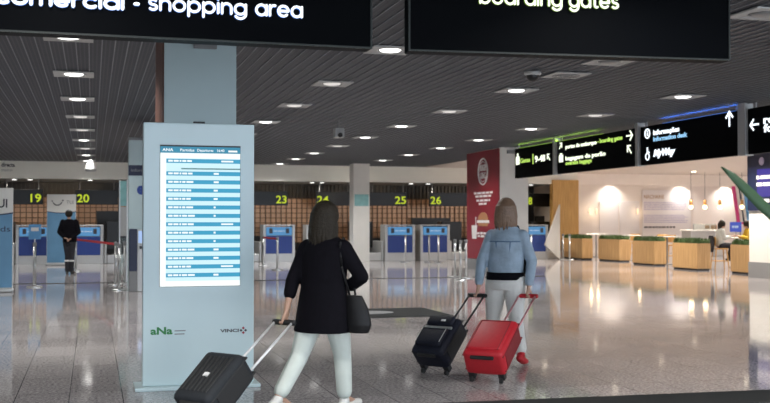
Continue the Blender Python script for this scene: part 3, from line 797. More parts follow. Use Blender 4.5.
text_bm('TUI', .62, .84, h - .32, .12, 0, .006, .0).build('lettering', M['greypaint'], t)

# ------------------------------------------------------------------ self-service column and terminal (left of totem)
P = at_dc(128.5, 21.9)
t = thing('sign_column', 'pale square sign column with a navy band and blue emblem, left behind the totem', 'sign column', (P.x, P.y, 0))
MB().rbox(0, .62, 0, .5, 0, 3.16, .01).build('shaft', M['pillar'], t)
MB().rbox(-.01, .63, -.01, .51, 3.16, 3.22, .01).build('cap', M['greypaint'], t)
MB().box(-.006, .626, -.008, .0, hz(175.5, 21.9), hz(165, 21.9)).build('navy_band', M['navy'], t)
text_bm('information', .05, .55, hz(171.5, 21.9), .06, -.008, .004, .01).build('band_lettering', M['greypaint'], t)
text_bm('e', .17, .33, hz(193.5, 21.9), .22, 0, .006, .06).build('emblem', M['royal'], t)
P = at_dc(129.5, 21.3)
t = thing('self_service_terminal', 'navy and white self-service terminal with a lit blue screen at the sign column', 'terminal', (P.x, P.y, 0))
MB().rbox(0, .16, 0, .35, 0.42, hz(229, 21.3), .01).build('side_panel', M['navy'], t)
MB().rbox(0, .16, 0, .35, 0, .42, .01).build('side_base', M['greypaint'], t)
MB().rbox(.16, .50, 0, .35, 0, hz(229.5, 21.3), .012).build('cabinet', M['alu'], t)
s_ = MB().box(.18, .42, -.012, 0, hz(243, 21.3), hz(231, 21.3)).build('screen', M['kscreen'], t)
MB().box(.2, .4, -.06, 0, hz(249, 21.3), hz(246, 21.3)).build('keyboard_shelf', M['dark'], t)
# glass and steel poster case
P = at_dc(119.5, 24.3)
t = thing('poster_case', 'tall narrow glass and steel poster case with teal top, left of the sign column', 'poster case', (P.x, P.y, 0))
for k in (0, .17): MB().cone((k, 0, .02), (k, 0, hz(180, 24.3)), .018).build('post', M['steel'], t)
MB().rbox(-.05, .22, -.12, .12, 0, .02, .006).build('base', M['steel'], t)
MB().box(.015, .155, -.01, .01, hz(206, 24.3), hz(181, 24.3)).build('teal_poster', M['teal'], t)
MB().box(.015, .155, -.008, .008, hz(236, 24.3), hz(207, 24.3)).build('grey_poster', M['lampplate'], t)
MB().box(.015, .155, -.006, .006, hz(275, 24.3), hz(238, 24.3)).build('glass_panel', M['glass'], t)

# ------------------------------------------------------------------ barrier posts
def make_post(label, loc, h=.98):
    t = thing('barrier_post', label, 'barrier post', loc, 0, 'steel barrier posts')
    MB().lathe([(.17, 0), (.17, .012), (.15, .025), (.04, .035)], 24).build('base', M['steel'], t)
    MB().cone((0, 0, .03), (0, 0, h - .08), .032, n=16).build('pole', M['steel'], t, True)
    MB().lathe([(.036, h - .09), (.042, h - .08), (.042, h - .01), (.03, h)], 18).build('belt_head', M['greypaint'], t)
    return t
pp = None; posts = {}
for key, px, py, lab in (('s', 35, 287, 'steel post carrying the small blue sign, before desk 19'), ('a', 116, 285, 'leftmost steel post of the cluster by the poster case, holding the red belt'), ('b', 119.6, 290, 'middle steel post of the cluster by the poster case'), ('c', 125, 284, 'right steel post of the cluster by the poster case'),
                    ('d', 76, 271.5, 'steel post behind the guard in black, holding the red belt end'),
                    ('e', 263.5, 266, 'steel post at the left edge of desk 23'), ('f', 277.5, 270, 'steel post standing in front of desk 23'),
                    ('g', 405.5, 262.5, 'steel post in front of desk 25'), ('h', 429, 262.5, 'left steel post in front of desk 26'), ('i', 438.5, 263, 'right steel post in front of desk 26'),
                    ('j', 455, 277, 'leftmost of three steel posts left of the red banner'), ('k', 460.5, 280, 'middle of three steel posts left of the red banner'), ('l', 466, 278, 'rightmost of three steel posts left of the red banner'),
                    ('m', 563, 259.5, 'steel post left of the farthest planter'), ('n', 569.5, 260, 'steel post in front of the farthest planter'), ('o', 531, 262, 'steel post between woman in denim and desk 28')):
    P = at_h(px, py, 0); posts[key] = P
    if pp is None: pp = make_post(lab, (P.x, P.y, 0))
    else: dup(pp, (P.x, P.y, 0), lab)
def belt(a, b, lab):
    A, B = posts[a], posts[b]; d = (B - A); L_ = d.length; an = math.atan2(d.y, d.x)
    o = MB().box(.045, L_ - .045, -.003, .003, .90, .955).build('barrier_belt', M['belt'], loc=(A.x, A.y, 0)); o.rotation_euler = (0, 0, an); tag(o, lab, 'barrier belt', 'red barrier belts')
belt('d', 'a', 'long red belt stretched right of the guard in black')
belt('e', 'f', 'short red belt in front of desk 23')
P = posts['s']
t = thing('post_sign', 'small light blue sign plate on top of a steel post before desk 19', 'sign', (P.x, P.y, .98))
MB().cone((0, 0, 0), (0, 0, .07), .012).build('stem', M['steel'], t)
MB().rbox(-.13, .13, -.012, .012, .07, .40, .006).build('plate', M['skyblue'], t)
MB().box(-.08, .08, -.016, -.012, .25, .33).build('print', M['letter'], t)

# ------------------------------------------------------------------ column banner (long side faces left)
bt = thing('wall_banner', 'tall dark red burger advertisement on the long side of the central column', 'banner', (CX - .001, CY + 2.62, .33), -PI / 2)
BL = 2.6; BH = CEIL - .33 - .02
MB().rbox(0, BL, -.03, 0, 0, BH, .006).build('print_panel', M['red'], bt)
cz = hz(171.5, 30.4) - .33; cx = BL * .53
g = MB(); 
g.ring((cx, -.034, cz), .38, .022, 32, 6).build('logo_ring', M['letter'], bt)
g = MB(); g.ring((cx, -.034, cz), .31, .010, 32, 6, sq=.95).build('logo_inner_ring', M['letter'], bt)
text_bm('BURGER', cx - .25, cx + .25, cz + .03, .17, -.03, .006, .03).build('logo_lettering', M['letter'], bt)
text_bm('KING', cx - .20, cx + .20, cz - .20, .17, -.03, .006, .03).build('logo_lettering', M['letter'], bt)
g = MB()
for zz, ww in ((193, 1.5), (196.3, 1.25), (200.5, 1.1), (204, .7), (233.5, 1.4), (236.5, .9)):
    z_ = hz(zz, 30.4) - .33; x_ = cx - ww / 2
    while x_ < cx + ww / 2 - .05:
        l_ = random.uniform(.15, .4); g.box(x_, min(x_ + l_, cx + ww / 2), -.036, -.03, z_ - .025, z_ + .035); x_ += l_ + .07
g.build('slogan_lines', M['letter'], bt)
zb = hz(226, 30.4) - .33
g = MB(); g.prism([(cx - .4, zb + .18)] + [(cx - .4 * math.cos(i * PI / 10), zb + .18 + .22 * math.sin(i * PI / 10)) for i in range(1, 10)] + [(cx + .4, zb + .18)], -.04, -.03)
g.prism([(cx - .38, zb), (cx + .38, zb), (cx + .4, zb + .08), (cx - .4, zb + .08)], -.04, -.03); g.build('burger_bun', M['bun'], bt)
MB().prism([(cx - .5, zb + .09), (cx + .5, zb + .09), (cx + .46, zb + .17), (cx - .46, zb + .17)], -.042, -.03).build('burger_filling', M['letter'], bt)
g = MB(); g.prism([(cx - .9, .6), (cx - .55, .6), (cx - .5, 1.0), (cx - .95, 1.0)], -.04, -.03); g.box(cx - .62, cx - .58, -.04, -.03, 1.0, 1.25)
# small dark bracket at column top
o = MB().rbox(-.16, .16, -.05, 0, 0, .10, .01).build('column_bracket', M['greypaint'], loc=(CX + .36, CY, 3.36)); tag(o, 'small dark bracket at the top of the white banner column', 'bracket')
g.build('cup_print', M['letter'], bt)

# ------------------------------------------------------------------ right column display
rt = thing('display_board', 'dark display with purple emblem high on the right-edge column', 'display', (RX - .001, RY - .02, 1.72), -PI / 2)
MB().rbox(0, 2.5, -.06, 0, 0, CEIL - 1.72 - .02, .008).build('panel', M['navy'], rt)
MB().box(.42, 2.4, -.066, -.06, .35, 1.05).build('lit_area', M['purple'], rt)
MB().ball((.62, -.07, 1.25), .11, 2, (1, .15, 1)).build('emblem', M['lilac'], rt)
g = MB()
for xx, zz, ww in ((.40, .80, .12), (.56, .80, .5), (.40, .62, .22), (.66, .62, .4), (.42, .2, .16), (.62, .2, .3)): g.box(xx, xx + ww, -.07, -.066, zz, zz + .09)
g.build('caption_lines', M['letter'], rt)

# ------------------------------------------------------------------ ceiling mounted cameras and speakers
P = at_h(533, 71.5, CEIL)
t = thing('dome_camera', 'smoked dome security camera on the ceiling below the green lettered sign', 'camera', (P.x, P.y, CEIL))
MB().lathe([(.10, -.05), (.12, -.03), (.12, .0)], 24).build('housing', M['lampplate'], t, True)
MB().ball((0, 0, -.05), .09, 3).build('dome', M['black'], t, True)
P = at_dc(338.5, 21.5)
t = thing('ceiling_projector', 'pale box camera hanging on a short rod over the woman in black', 'camera', (P.x, P.y, CEIL))
MB().cone((0, 0, -.16), (0, 0, .05), .012).build('rod', M['greypaint'], t)
MB().rbox(-.10, .10, -.12, .12, -.36, -.16, .02).build('housing', M['lampplate'], t)
MB().cone((0, -.12, -.30), (0, -.15, -.31), .04, .05).build('lens', M['black'], t)
P = at_dc(90.5, 30)
t = thing('hanging_loudspeaker', 'grey cone loudspeaker hanging from the ceiling left of the totem', 'loudspeaker', (P.x, P.y, CEIL))
MB().cone((0, 0, -.3), (0, 0, .05), .01).build('cord', M['greypaint'], t)
MB().lathe([(.16, -.62), (.16, -.55), (.11, -.40), (.05, -.30)], 20).build('horn', M['lampplate'], t, True)
MB().lathe([(.13, -.64), (.14, -.62)], 20).build('grille', M['lampplate'], t)

# ------------------------------------------------------------------ food hall planters
def leaf_tuft(mb, x0, x1, y0, y1, z, n, hmax):
    for i in range(n):
        x, y = random.uniform(x0, x1), random.uniform(y0, y1); h = random.uniform(.4, 1) * hmax
        a = random.uniform(0, 2 * PI); w_ = random.uniform(.02, .04); ln = random.uniform(.02, .07)
        dx, dy = math.cos(a), math.sin(a)
        p = [(x - dy * w_, y + dx * w_, z), (x + dy * w_, y - dx * w_, z), (x + dx * ln + dy * w_ * .8, y + dy * ln - dx * w_ * .8, z + h * .6), (x + dx * ln * 1.5, y + dy * ln * 1.5, z + h), (x + dx * ln - dy * w_ * .8, y + dy * ln + dx * w_ * .8, z + h * .6)]
        mb.bm.faces.new([mb.bm.verts.new(q) for q in p])
def make_planter(label, loc, L_=1.35):
    t = thing('planter_box', label, 'planter', loc, 0, 'wooden planters with low hedges along the food hall')
    MB().rbox(0, .45, 0, L_, .05, .80, .01).build('box', M['planter'], t)
    MB().box(.03, .42, .03, L_ - .03, 0, .05).build('plinth', M['dark'], t)
    g = MB()
    g.rbox(.02, .43, .02, L_ - .02, .78, .90, .03)
    leaf_tuft(g, .0, .45, .0, L_, .82, 420, .16)
    g.build('hedge', M['hedge'], t)
    return t
labs = ['nearest wooden planter with hedge, beside the right column', 'wooden planter with hedge left of the seated person in grey', 'wooden planter with hedge in front of the white text panel', 'wooden planter with hedge, second nearest to the timber wall', 'farthest wooden planter with hedge, right in front of the timber wall']
pl = None
for (xl, xr, X, lab, yb) in ((730, 765, 17.2, labs[0], 0), (672, 697, 17.1, labs[1], 0), (632, 654, 17.7, labs[2], 0), (598, 619, 18.2, labs[3], 0), (563, 582, 17.9, labs[4], 0)):
    def YX(px):
        u = (px - 385) / FPX; dc = X / (SN + u * CS); return dc * (CS - u * SN)
    y0, y1 = YX(xr), YX(xl)
    if pl is None:
        pl = make_planter(lab, (X, y0, 0)); baseL = 1.35; pl.scale = (1, (y1 - y0) / 1.35, 1)
    else: dup(pl, (X, y0, 0), lab, scale=(1, (y1 - y0) / 1.35, 1))

# ------------------------------------------------------------------ tables, chairs, people in the hall
def make_table(label, loc, group):
    t = thing('cafe_table', label, 'table', loc, 0, group)
    MB().rbox(-.35, .35, -.35, .35, .92, .95, .008).build('tabletop', M['white'], t)
    MB().cone((0, 0, .02), (0, 0, .92), .03).build('pedestal', M['greypaint'], t)
    MB().lathe([(.25, 0), (.24, .02)], 24).build('foot', M['greypaint'], t)
    return t
tg = 'white cafe tables behind the planters'
def hall(px, dc): p = at_dc(px, dc); return (p.x, p.y, 0)
tb0 = make_table('white cafe table between the two planters in front of the pale panels', hall(628, 38.5), tg)
dup(tb0, hall(667, 35.2), 'white cafe table seen left of the planter by the seated person', tg)
dup(tb0, hall(596, 42.5), 'white cafe table near the farthest planter', tg)
dup(tb0, hall(737, 32.7), 'white cafe table between the two seated people', tg)
def make_chair(label, loc, rz, group):
    t = thing('bar_chair', label, 'chair', loc, rz, group)
    for sx in (-1, 1):
        for sy in (-1, 1): MB().cone((sx * .21, sy * .21, 0), (sx * .16, sy * .16, .60), .016, .02).build('leg', M['wood'], t)
    MB().rbox(-.2, .2, -.2, .2, .60, .64, .015).build('seat', M['wood'], t)
    MB().rbox(-.19, .19, -.20, -.175, .72, .98, .01).build('backrest', M['wood'], t)
    for sx in (-1, 1): MB().cone((sx * .16, -.18, .62), (sx * .16, -.188, .75), .014).build('back_support', M['wood'], t)
    g = MB()
    for a, b in (((-.19, -.19, .25), (.19, -.19, .25)), ((-.19, .19, .25), (.19, .19, .25)), ((-.19, -.19, .25), (-.19, .19, .25)), ((.19, -.19, .25), (.19, .19, .25))): g.cone(a, b, .011)
    g.build('footrest', M['wood'], t)
    return t
cg = 'light wood bar chairs in the food hall'
VR = -YAW            # figure frames: x = right as seen from the camera, y = away
cposA = hall(719.5, 31.6)
ch0 = make_chair('light wood bar chair under the seated person in a pale top', cposA, VR - PI / 2, cg)
dup(ch0, hall(749, 31.8), 'light wood bar chair under the seated person in yellow', cg, rz=VR + PI / 2)
dup(ch0, hall(672, 36.3), 'light wood bar chair beside the table left of the second planter', cg, rz=VR + PI)
dup(ch0, hall(634, 40.0), 'light wood bar chair behind the planter in front of the text panel', cg, rz=VR)
dup(ch0, hall(661, 38.0), 'empty light wood bar chair below the white text panel', cg, rz=VR)

def body_parts(P, s=1.0, hand=True):
    """P: dict of joints -> one body mesh builder (x right, y away, z up)"""
    b = MB()
    for sd in 'LR':
        b.limb([(*P['hip' + sd], .085), (*P['knee' + sd], .05), (*P['ankle' + sd], .034)])
        b.limb([(*P['ankle' + sd], .034), (*P['toe' + sd], .026)])
        b.limb([(*P['sh' + sd], .05), (*P['el' + sd], .037), (*P['wr' + sd], .024)])
        hand_parts(b, P['wr' + sd], P['ha' + sd], P['fw'], 1 if sd == 'R' else -1)
    hc, nk, hd = Vector(P['hip']), Vector(P['neck']), Vector(P['head'])
    a = P['yaw']
    mid = hc.lerp(nk, .5)
    b.loft([(hc.x, hc.y, hc.z - .08, .10, .09, a), (hc.x, hc.y, hc.z, .155, .105, a), (mid.x, mid.y, hc.lerp(nk, .38).z, .12, .09, a), (nk.x, nk.y, hc.lerp(nk, .72).z, .145, .10, a), (nk.x, nk.y, nk.z - .08, .135, .07, a), (nk.x, nk.y, nk.z, .05, .05, a)])
    b.limb([(nk.x, nk.y, nk.z - .05, .05), (hd.x, hd.y, hd.z - .05, .048)])
    b.ball(hd, .088, 3, (.86, 1.0, 1.22))
    fw = Vector((*P['fw'], 0)); rt_ = Vector((fw.y, -fw.x, 0)); fc = hd + fw * .085
    b.limb([(*(fc + Vector((0, 0, .015))), .008), (*(fc + fw * .018 - Vector((0, 0, .018))), .012)])     # nose
    b.limb([(*(fc - fw * .005 + rt_ * .018 - Vector((0, 0, .045))), .007), (*(fc - fw * .005 - rt_ * .018 - Vector((0, 0, .045))), .007)])
    b.ball(fc - fw * .03 - Vector((0, 0, .075)), .032, 2)
    for q_ in (1, -1):
        b.ball(hd + rt_ * q_ * .077 - fw * .0, .018, 2, (.6, .8, 1.3))
        b.ball(fc - fw * .012 + rt_ * q_ * .03 + Vector((0, 0, .012)), .010, 2)
    return b
def hand_parts(b, wr, ha, fw, side):
    wr, ha = Vector(wr), Vector(ha); d = (ha - wr).normalized()
    fwv = Vector((*fw, 0)).normalized(); ac = d.cross(fwv)
    if ac.length < .1: ac = Vector((0, 0, 1))
    ac.normalize(); kn = fwv
    # palm: knuckle row spreads along the walking direction, fingers curl inwards
    pal = wr + d * .075
    for k in (-.024, -.008, .008, .024):
        b.limb([(*(wr + d * .01), .018), (*(pal + kn * k), .012)])
    for i, (k, ln) in enumerate(((.028, .034), (.010, .038), (-.008, .035), (-.026, .028))):
        p0 = pal + kn * k; p1 = p0 + d * ln; p2 = p1 + ac * side * ln * .75 + d * .006; p3 = p2 + ac * side * .006 - d * ln * .6
        b.limb([(*p0, .0095), (*p1, .009), (*p2, .0085), (*p3, .0075)], 8)
    t0 = wr + d * .03 + kn * .02; t1 = t0 + kn * .026 + d * .025 + ac * side * .012; t2 = t1 + d * .026 + ac * side * .02
    b.limb([(*t0, .012), (*t1, .010), (*t2, .008)], 8)

def make_person(label, loc, P, voxel=.007):
    t = thing('person', label, 'person', loc, VR, 'people in the hall')
    body_parts(P).build('body', M['skin'], t, remesh=voxel, iters=3)
    hd = Vector(P['head']); fw = Vector((*P['fw'], 0)); rt_ = Vector((fw.y, -fw.x, 0))
    for q in (1, -1):
        e = MB().ball(hd + fw * .076 + rt_ * q * .031 + Vector((0, 0, .010)), .0105, 2, (1, 1, .8)).build('eye', M['ink'], t, True)
        MB().limb([(*(hd + fw * .078 + rt_ * q * .018 + Vector((0, 0, .030))), .0035), (*(hd + fw * .068 + rt_ * q * .048 + Vector((0, 0, .031))), .003)], 6).build('eyebrow', M['hair_dark'], t, True)
    MB().limb([(*(hd + fw * .082 - rt_ * .020 - Vector((0, 0, .047))), .005), (*(hd + fw * .088 - Vector((0, 0, .047))), .0075), (*(hd + fw * .082 + rt_ * .020 - Vector((0, 0, .047))), .005)], 8).build('lips', M['lips'], t, True)
    return t

# ---- woman in the black blazer, walking, seen from behind
W1 = at_dc(322, 7.9)
hw = math.radians(35); f1 = (math.sin(hw), math.cos(hw))
P1 = dict(fw=f1, yaw=-hw, hip=(.02, 0, .80), neck=(.025, .0, 1.33), head=(.045, .02, 1.445),
          hipL=(-.06, .05, .77), hipR=(.10, -.05, .77), kneeL=(-.165, -.05, .42), ankleL=(-.31, -.20, .135), toeL=(-.21, -.07, .03),
          kneeR=(.155, .04, .42), ankleR=(.17, .08, .08), toeR=(.25, .20, .028),
          shL=(-.115, .095, 1.235), shR=(.165, -.095, 1.235), elL=(-.225, .02, .98), wrL=(-.262, -.04, .775), haL=(-.275, -.06, .70),
          elR=(.305, -.12, 1.02), wrR=(.20, .09, .93), haR=(.14, .16, .96))
t = make_person('woman walking away in a black blazer and white trousers, pulling a dark suitcase', (W1.x, W1.y, 0), P1)
g = MB(); a = -hw
g.loft([(.0, -.005, .60, .235, .18, a), (.005, -.005, .70, .225, .17, a), (.01, 0, .85, .205, .155, a), (.015, 0, .97, .185, .14, a), (.02, 0, 1.10, .195, .14, a), (.025, 0, 1.21, .20, .13, a), (.025, 0, 1.285, .165, .095, a), (.03, 0, 1.335, .075, .07, a)])
for sd in 'LR':
    wr = Vector(P1['wr' + sd]); el = Vector(P1['el' + sd]); cu = el.lerp(wr, .45 if sd == 'L' else .8)
    g.limb([(*P1['sh' + sd], .068), (*P1['el' + sd], .055), (*cu, .05)])
g.build('blazer', M['blazer'], t, remesh=.009, iters=6)
g = MB()
g.loft([(.0, 0, .70, .15, .12, a), (.01, 0, .80, .17, .13, a), (.02, 0, .88, .15, .12, a)])
for sd in 'LR':
    kn_, an_ = Vector(P1['knee' + sd]), Vector(P1['ankle' + sd]); cu = kn_.lerp(an_, .84)
    g.limb([(*P1['hip' + sd], .105), (*Vector(P1['hip' + sd]).lerp(kn_, .5), .092), (*kn_, .070), (*kn_.lerp(an_, .5), .064), (*cu, .060)])
g.build('trousers', M['trouser'], t, remesh=.009, iters=5)
def hair(parent, hd, a, m, zlow, w_, fw, volume=1.0):
    g = MB(); fwv = Vector((*fw, 0))
    c = Vector(hd) - fwv * .018
    g.ball(c - fwv * .018 + Vector((0, 0, .035)), .105 * volume, 3, (.95, .95, 1.05))
    top = c.z; n_ = 6
    rings = []
    for i in range(n_ + 1):
        k = i / n_; z = top + .02 - k * (top + .02 - zlow)
        rings.append((c.x - fwv.x * .050, c.y - fwv.y * .050, z, w_ * (1 + .08 * math.sin(k * PI)) * (1 - .12 * k), .062 * (1 - .25 * k), a))
    g.loft(list(reversed(rings)))
    for i in range(64):                         # locks falling from the crown
        th = 2 * PI * i / 64 + random.uniform(-.04, .04); cx, cy = c.x - fwv.x * .022, c.y - fwv.y * .022
        ca, sa = math.cos(th), math.sin(th)
        if ca * fwv.x + sa * fwv.y > .10: continue          # the face stays free
        lean = random.uniform(-.012, .012); e_ = zlow - random.uniform(-.02, .045)
        g.limb([(cx + ca * .05, cy + sa * .05, top + .115, .012), (cx + ca * .098, cy + sa * .090, top + .05, .012), (cx + ca * (w_ + .006), cy + sa * .092, top - .05, .012),
                (cx + ca * (w_ + .002) + lean, cy + sa * .088, (top - .05 + e_) / 2, .011), (cx + ca * (w_ - .012) + lean * 1.5, cy + sa * .07, e_, .006)], 6)
    g.build('hair', m, parent, remesh=.005, iters=1)
hair(t, P1['head'], -hw, M['hair_dark'], 1.26, .108, f1, 1.06)
def shoe(name, parent, an, toe, m, heel=True):
    an, toe = Vector(an), Vector(toe); d = (toe - an); dh = Vector((d.x, d.y, 0)).normalized()
    g = MB(); back = an - dh * .045 + Vector((0, 0, -.02)); 
    low = Vector((an.x, an.y, max(.030, an.z - .055)))
    if an.z > .11: low = an - Vector((0, 0, .045)) - dh * .03
    g.limb([(*(low - dh * .03), .036), (*low.lerp(toe, .6), .040), (*(toe + dh * .045 + Vector((0, 0, .002))), .029)])
    g.limb([(*(low - dh * .02), .036), (*(an + Vector((0, 0, -.01))), .040)])
    g.build(name, m, parent, remesh=.006, iters=3)
shoe('shoe', t, P1['ankleL'], P1['toeL'], M['shoe_white']); shoe('shoe', t, P1['ankleR'], P1['toeR'], M['shoe_white'])
def W1w(x, y, z): return (W1.x + x * CS + y * SN, W1.y - x * SN + y * CS, z)
hb = thing('handbag', 'black slouchy shoulder bag hanging at the right hip of the woman in the blazer', 'handbag', (*W1w(.275, -.09, 0)[:2], 0), VR)
MB().loft([(0, 0, .60, .09, .055, -.5), (.0, 0, .66, .115, .07, -.5), (-.01, 0, .78, .10, .06, -.5), (-.03, 0, .88, .07, .035, -.5)]).build('bag_body', M['blackleather'], hb, remesh=.008, iters=5)
MB().tube([(-.06, .02, .87), (-.12, -.05, 1.10), (-.13, -.06, 1.27), (-.11, .06, 1.31), (-.06, .14, 1.15), (-.02, .04, .88)], .009).build('strap', M['blackleather'], hb, True)

# ---- woman in denim jacket
W2 = at_dc(507, 10.5)
hw2 = math.radians(25); f2 = (math.sin(hw2), math.cos(hw2))
P2 = dict(fw=f2, yaw=-hw2, hip=(-.02, 0, .88), neck=(.0, 0, 1.40), head=(.005, .02, 1.535),
          hipL=(-.10, .04, .84), hipR=(.065, -.04, .84), kneeL=(-.13, .13, .46), ankleL=(-.10, .16, .08), toeL=(-.05, .29, .028),
          kneeR=(.085, -.02, .46), ankleR=(.115, -.19, .135), toeR=(.165, -.07, .03),
          shL=(-.148, .068, 1.295), shR=(.148, -.068, 1.295), elL=(-.255, .02, 1.04), wrL=(-.292, -.05, .795), haL=(-.305, -.07, .72),
          elR=(.235, -.10, 1.04), wrR=(.20, -.135, .795), haR=(.185, -.15, .72))
t = make_person('woman walking away in a light denim jacket and pale trousers, pulling two suitcases', (W2.x, W2.y, 0), P2)
g = MB(); a = -hw2
g.loft([(-.015, 0, .905, .180, .145, a), (-.015, 0, .97, .185, .15, a), (-.01, 0, 1.08, .185, .145, a), (0, 0, 1.2, .185, .14, a), (0, 0, 1.29, .175, .12, a), (0, 0, 1.355, .135, .09, a), (0, 0, 1.405, .08, .07, a)])
for sd in 'LR':
    wr = Vector(P2['wr' + sd]); el = Vector(P2['el' + sd]); sh = Vector(P2['sh' + sd])
    g.limb([(*sh, .064), (*sh.lerp(el, .5), .060), (*el, .055), (*el.lerp(wr, .5), .051), (*el.lerp(wr, .86), .044)])
jk = g.build('denim_jacket', M['denim'], t, remesh=.009, iters=5)
# seams of the jacket: yoke, two verticals, cuffs, collar
def on_back(x, z):      # point on the jacket's back surface
    c, s = math.cos(a), math.sin(a); k = max(-.98, min(.98, x / .19)); y = -.135 * math.sqrt(1 - k * k)
    return (x * c - y * s, x * s + y * c, z)
g = MB()
g.tube([on_back(x / 100, 1.235 - .00 * abs(x)) for x in range(-17, 18, 3)], .0065, 6)
g.tube([on_back(-.075 + .02 * i / 5, 1.235 - .26 * i / 5) for i in range(6)], .0065, 6)
g.tube([on_back(.075 - .02 * i / 5, 1.235 - .26 * i / 5) for i in range(6)], .0065, 6)
g.build('jacket_seams', M['denim_seam'], jk)
g = MB(); g.loft([(0, 0, 1.375, .095, .085, a), (0, -.01, 1.42, .078, .072, a)]); g.build('collar', M['denim_seam'], jk, True)
g = MB(); g.loft([(-.02, 0, .85, .198, .155, a), (-.015, 0, .925, .193, .153, a)]); g.build('dark_shirt_hem', M['blazer'], t, True)
g = MB()
g.loft([(-.02, 0, .75, .17, .13, a), (-.02, 0, .82, .205, .155, a), (-.02, 0, .88, .175, .13, a)])
for sd in 'LR':
    hp, kn_, an_ = Vector(P2['hip' + sd]), Vector(P2['knee' + sd]), Vector(P2['ankle' + sd])
    g.limb([(*hp, .118), (*hp.lerp(kn_, .5), .102), (*kn_, .076), (*kn_.lerp(an_, .5), .064), (*kn_.lerp(an_, .88), .062)])
g.build('trousers', M['trouser2'], t, remesh=.009, iters=5)
hair(t, P2['head'], -hw2, M['hair_brown'], 1.385, .105, f2, 1.0)
shoe('shoe', t, P2['ankleL'], P2['toeL'], M['case_red']); shoe('shoe', t, P2['ankleR'], P2['toeR'], M['case_red'])
# dark cross-body bag at her right side
def W2w(x, y, z=0): return (W2.x + x * CS + y * SN, W2.y - x * SN + y * CS, z)
hb2 = thing('handbag', 'dark handbag at the right side of the woman in denim', 'handbag', W2w(.21, .10), VR)
MB().loft([(0, 0, .90, .05, .09, 0), (0, 0, .98, .065, .11, 0), (0, 0, 1.12, .05, .09, 0)]).build('bag_body', M['blackleather'], hb2, remesh=.008, iters=4)
MB().tube([(-.02, 0, 1.12), (-.07, -.08, 1.30), (-.10, -.12, 1.385), (-.15, -.08, 1.41), (-.16, .03, 1.37), (-.06, .06, 1.13)], .009).build('strap', M['blackleather'], hb2, True)

# ---- guard in black near the desks
W3 = at_dc(70, 28.6)
P3 = dict(fw=(0, 1), yaw=0, hip=(0, 0, .90), neck=(-.02, 0, 1.43), head=(-.03, .01, 1.57),
          hipL=(-.09, 0, .87), hipR=(.07, 0, .87), kneeL=(-.06, .03, .48), kneeR=(.04, .02, .48), ankleL=(-.07, 0, .09), ankleR=(.06, 0, .09), toeL=(-.10, .13, .03), toeR=(.08, .13, .03),
          shL=(-.19, 0, 1.36), shR=(.16, 0, 1.36), elL=(-.27, -.06, 1.10), elR=(.26, -.06, 1.10), wrL=(-.10, -.15, .95), wrR=(.08, -.16, .93), haL=(-.03, -.17, .93), haR=(.02, -.17, .90))
t = make_person('guard in black standing with hands behind the back near desk 20', (W3.x, W3.y, 0), P3, .010); t.scale = (1, 1, 1.05)
g = MB()
g.loft([(0, 0, .84, .19, .14, 0), (0, 0, .95, .19, .14, 0), (-.01, 0, 1.1, .195, .14, 0), (-.02, 0, 1.28, .22, .14, 0), (-.02, 0, 1.38, .19, .11, 0), (-.02, 0, 1.44, .08, .08, 0)])
for sd in 'LR': g.limb([(*P3['sh' + sd], .08), (*P3['el' + sd], .065), (*Vector(P3['el' + sd]).lerp(Vector(P3['wr' + sd]), .85), .05)])
g.build('jacket', M['blazer'], t, remesh=.012, iters=5)
g = MB(); g.loft([(0, 0, .78, .14, .12, 0), (0, 0, .88, .17, .13, 0)])
for sd in 'LR':
    g.limb([(*P3['hip' + sd], .11), (*P3['knee' + sd], .08), (*Vector(P3['ankle' + sd]), .06)])
g.build('trousers', M['coat'], t, remesh=.012, iters=4)
MB().loft([(-.065, 0, .33, .074, .074, 0), (-.065, 0, .37, .074, .074, 0)]).build('reflective_band', M['letter'], t)
MB().loft([(.053, 0, .33, .072, .072, 0), (.053, 0, .37, .072, .072, 0)]).build('reflective_band', M['letter'], t)
MB().ball((-.03, .0, 1.585), .105, 3, (.95, 1.02, 1.0)).build('hair', M['hair_dark'], t, True)
MB().ball((-.03, -.01, 1.645), .075, 3, (1, 1, .55)).build('grey_cap', M['greypaint'], t, True)
shoe('shoe', t, P3['ankleL'], P3['toeL'], M['shoe_dark']); shoe('shoe', t, P3['ankleR'], P3['toeR'], M['shoe_dark'])

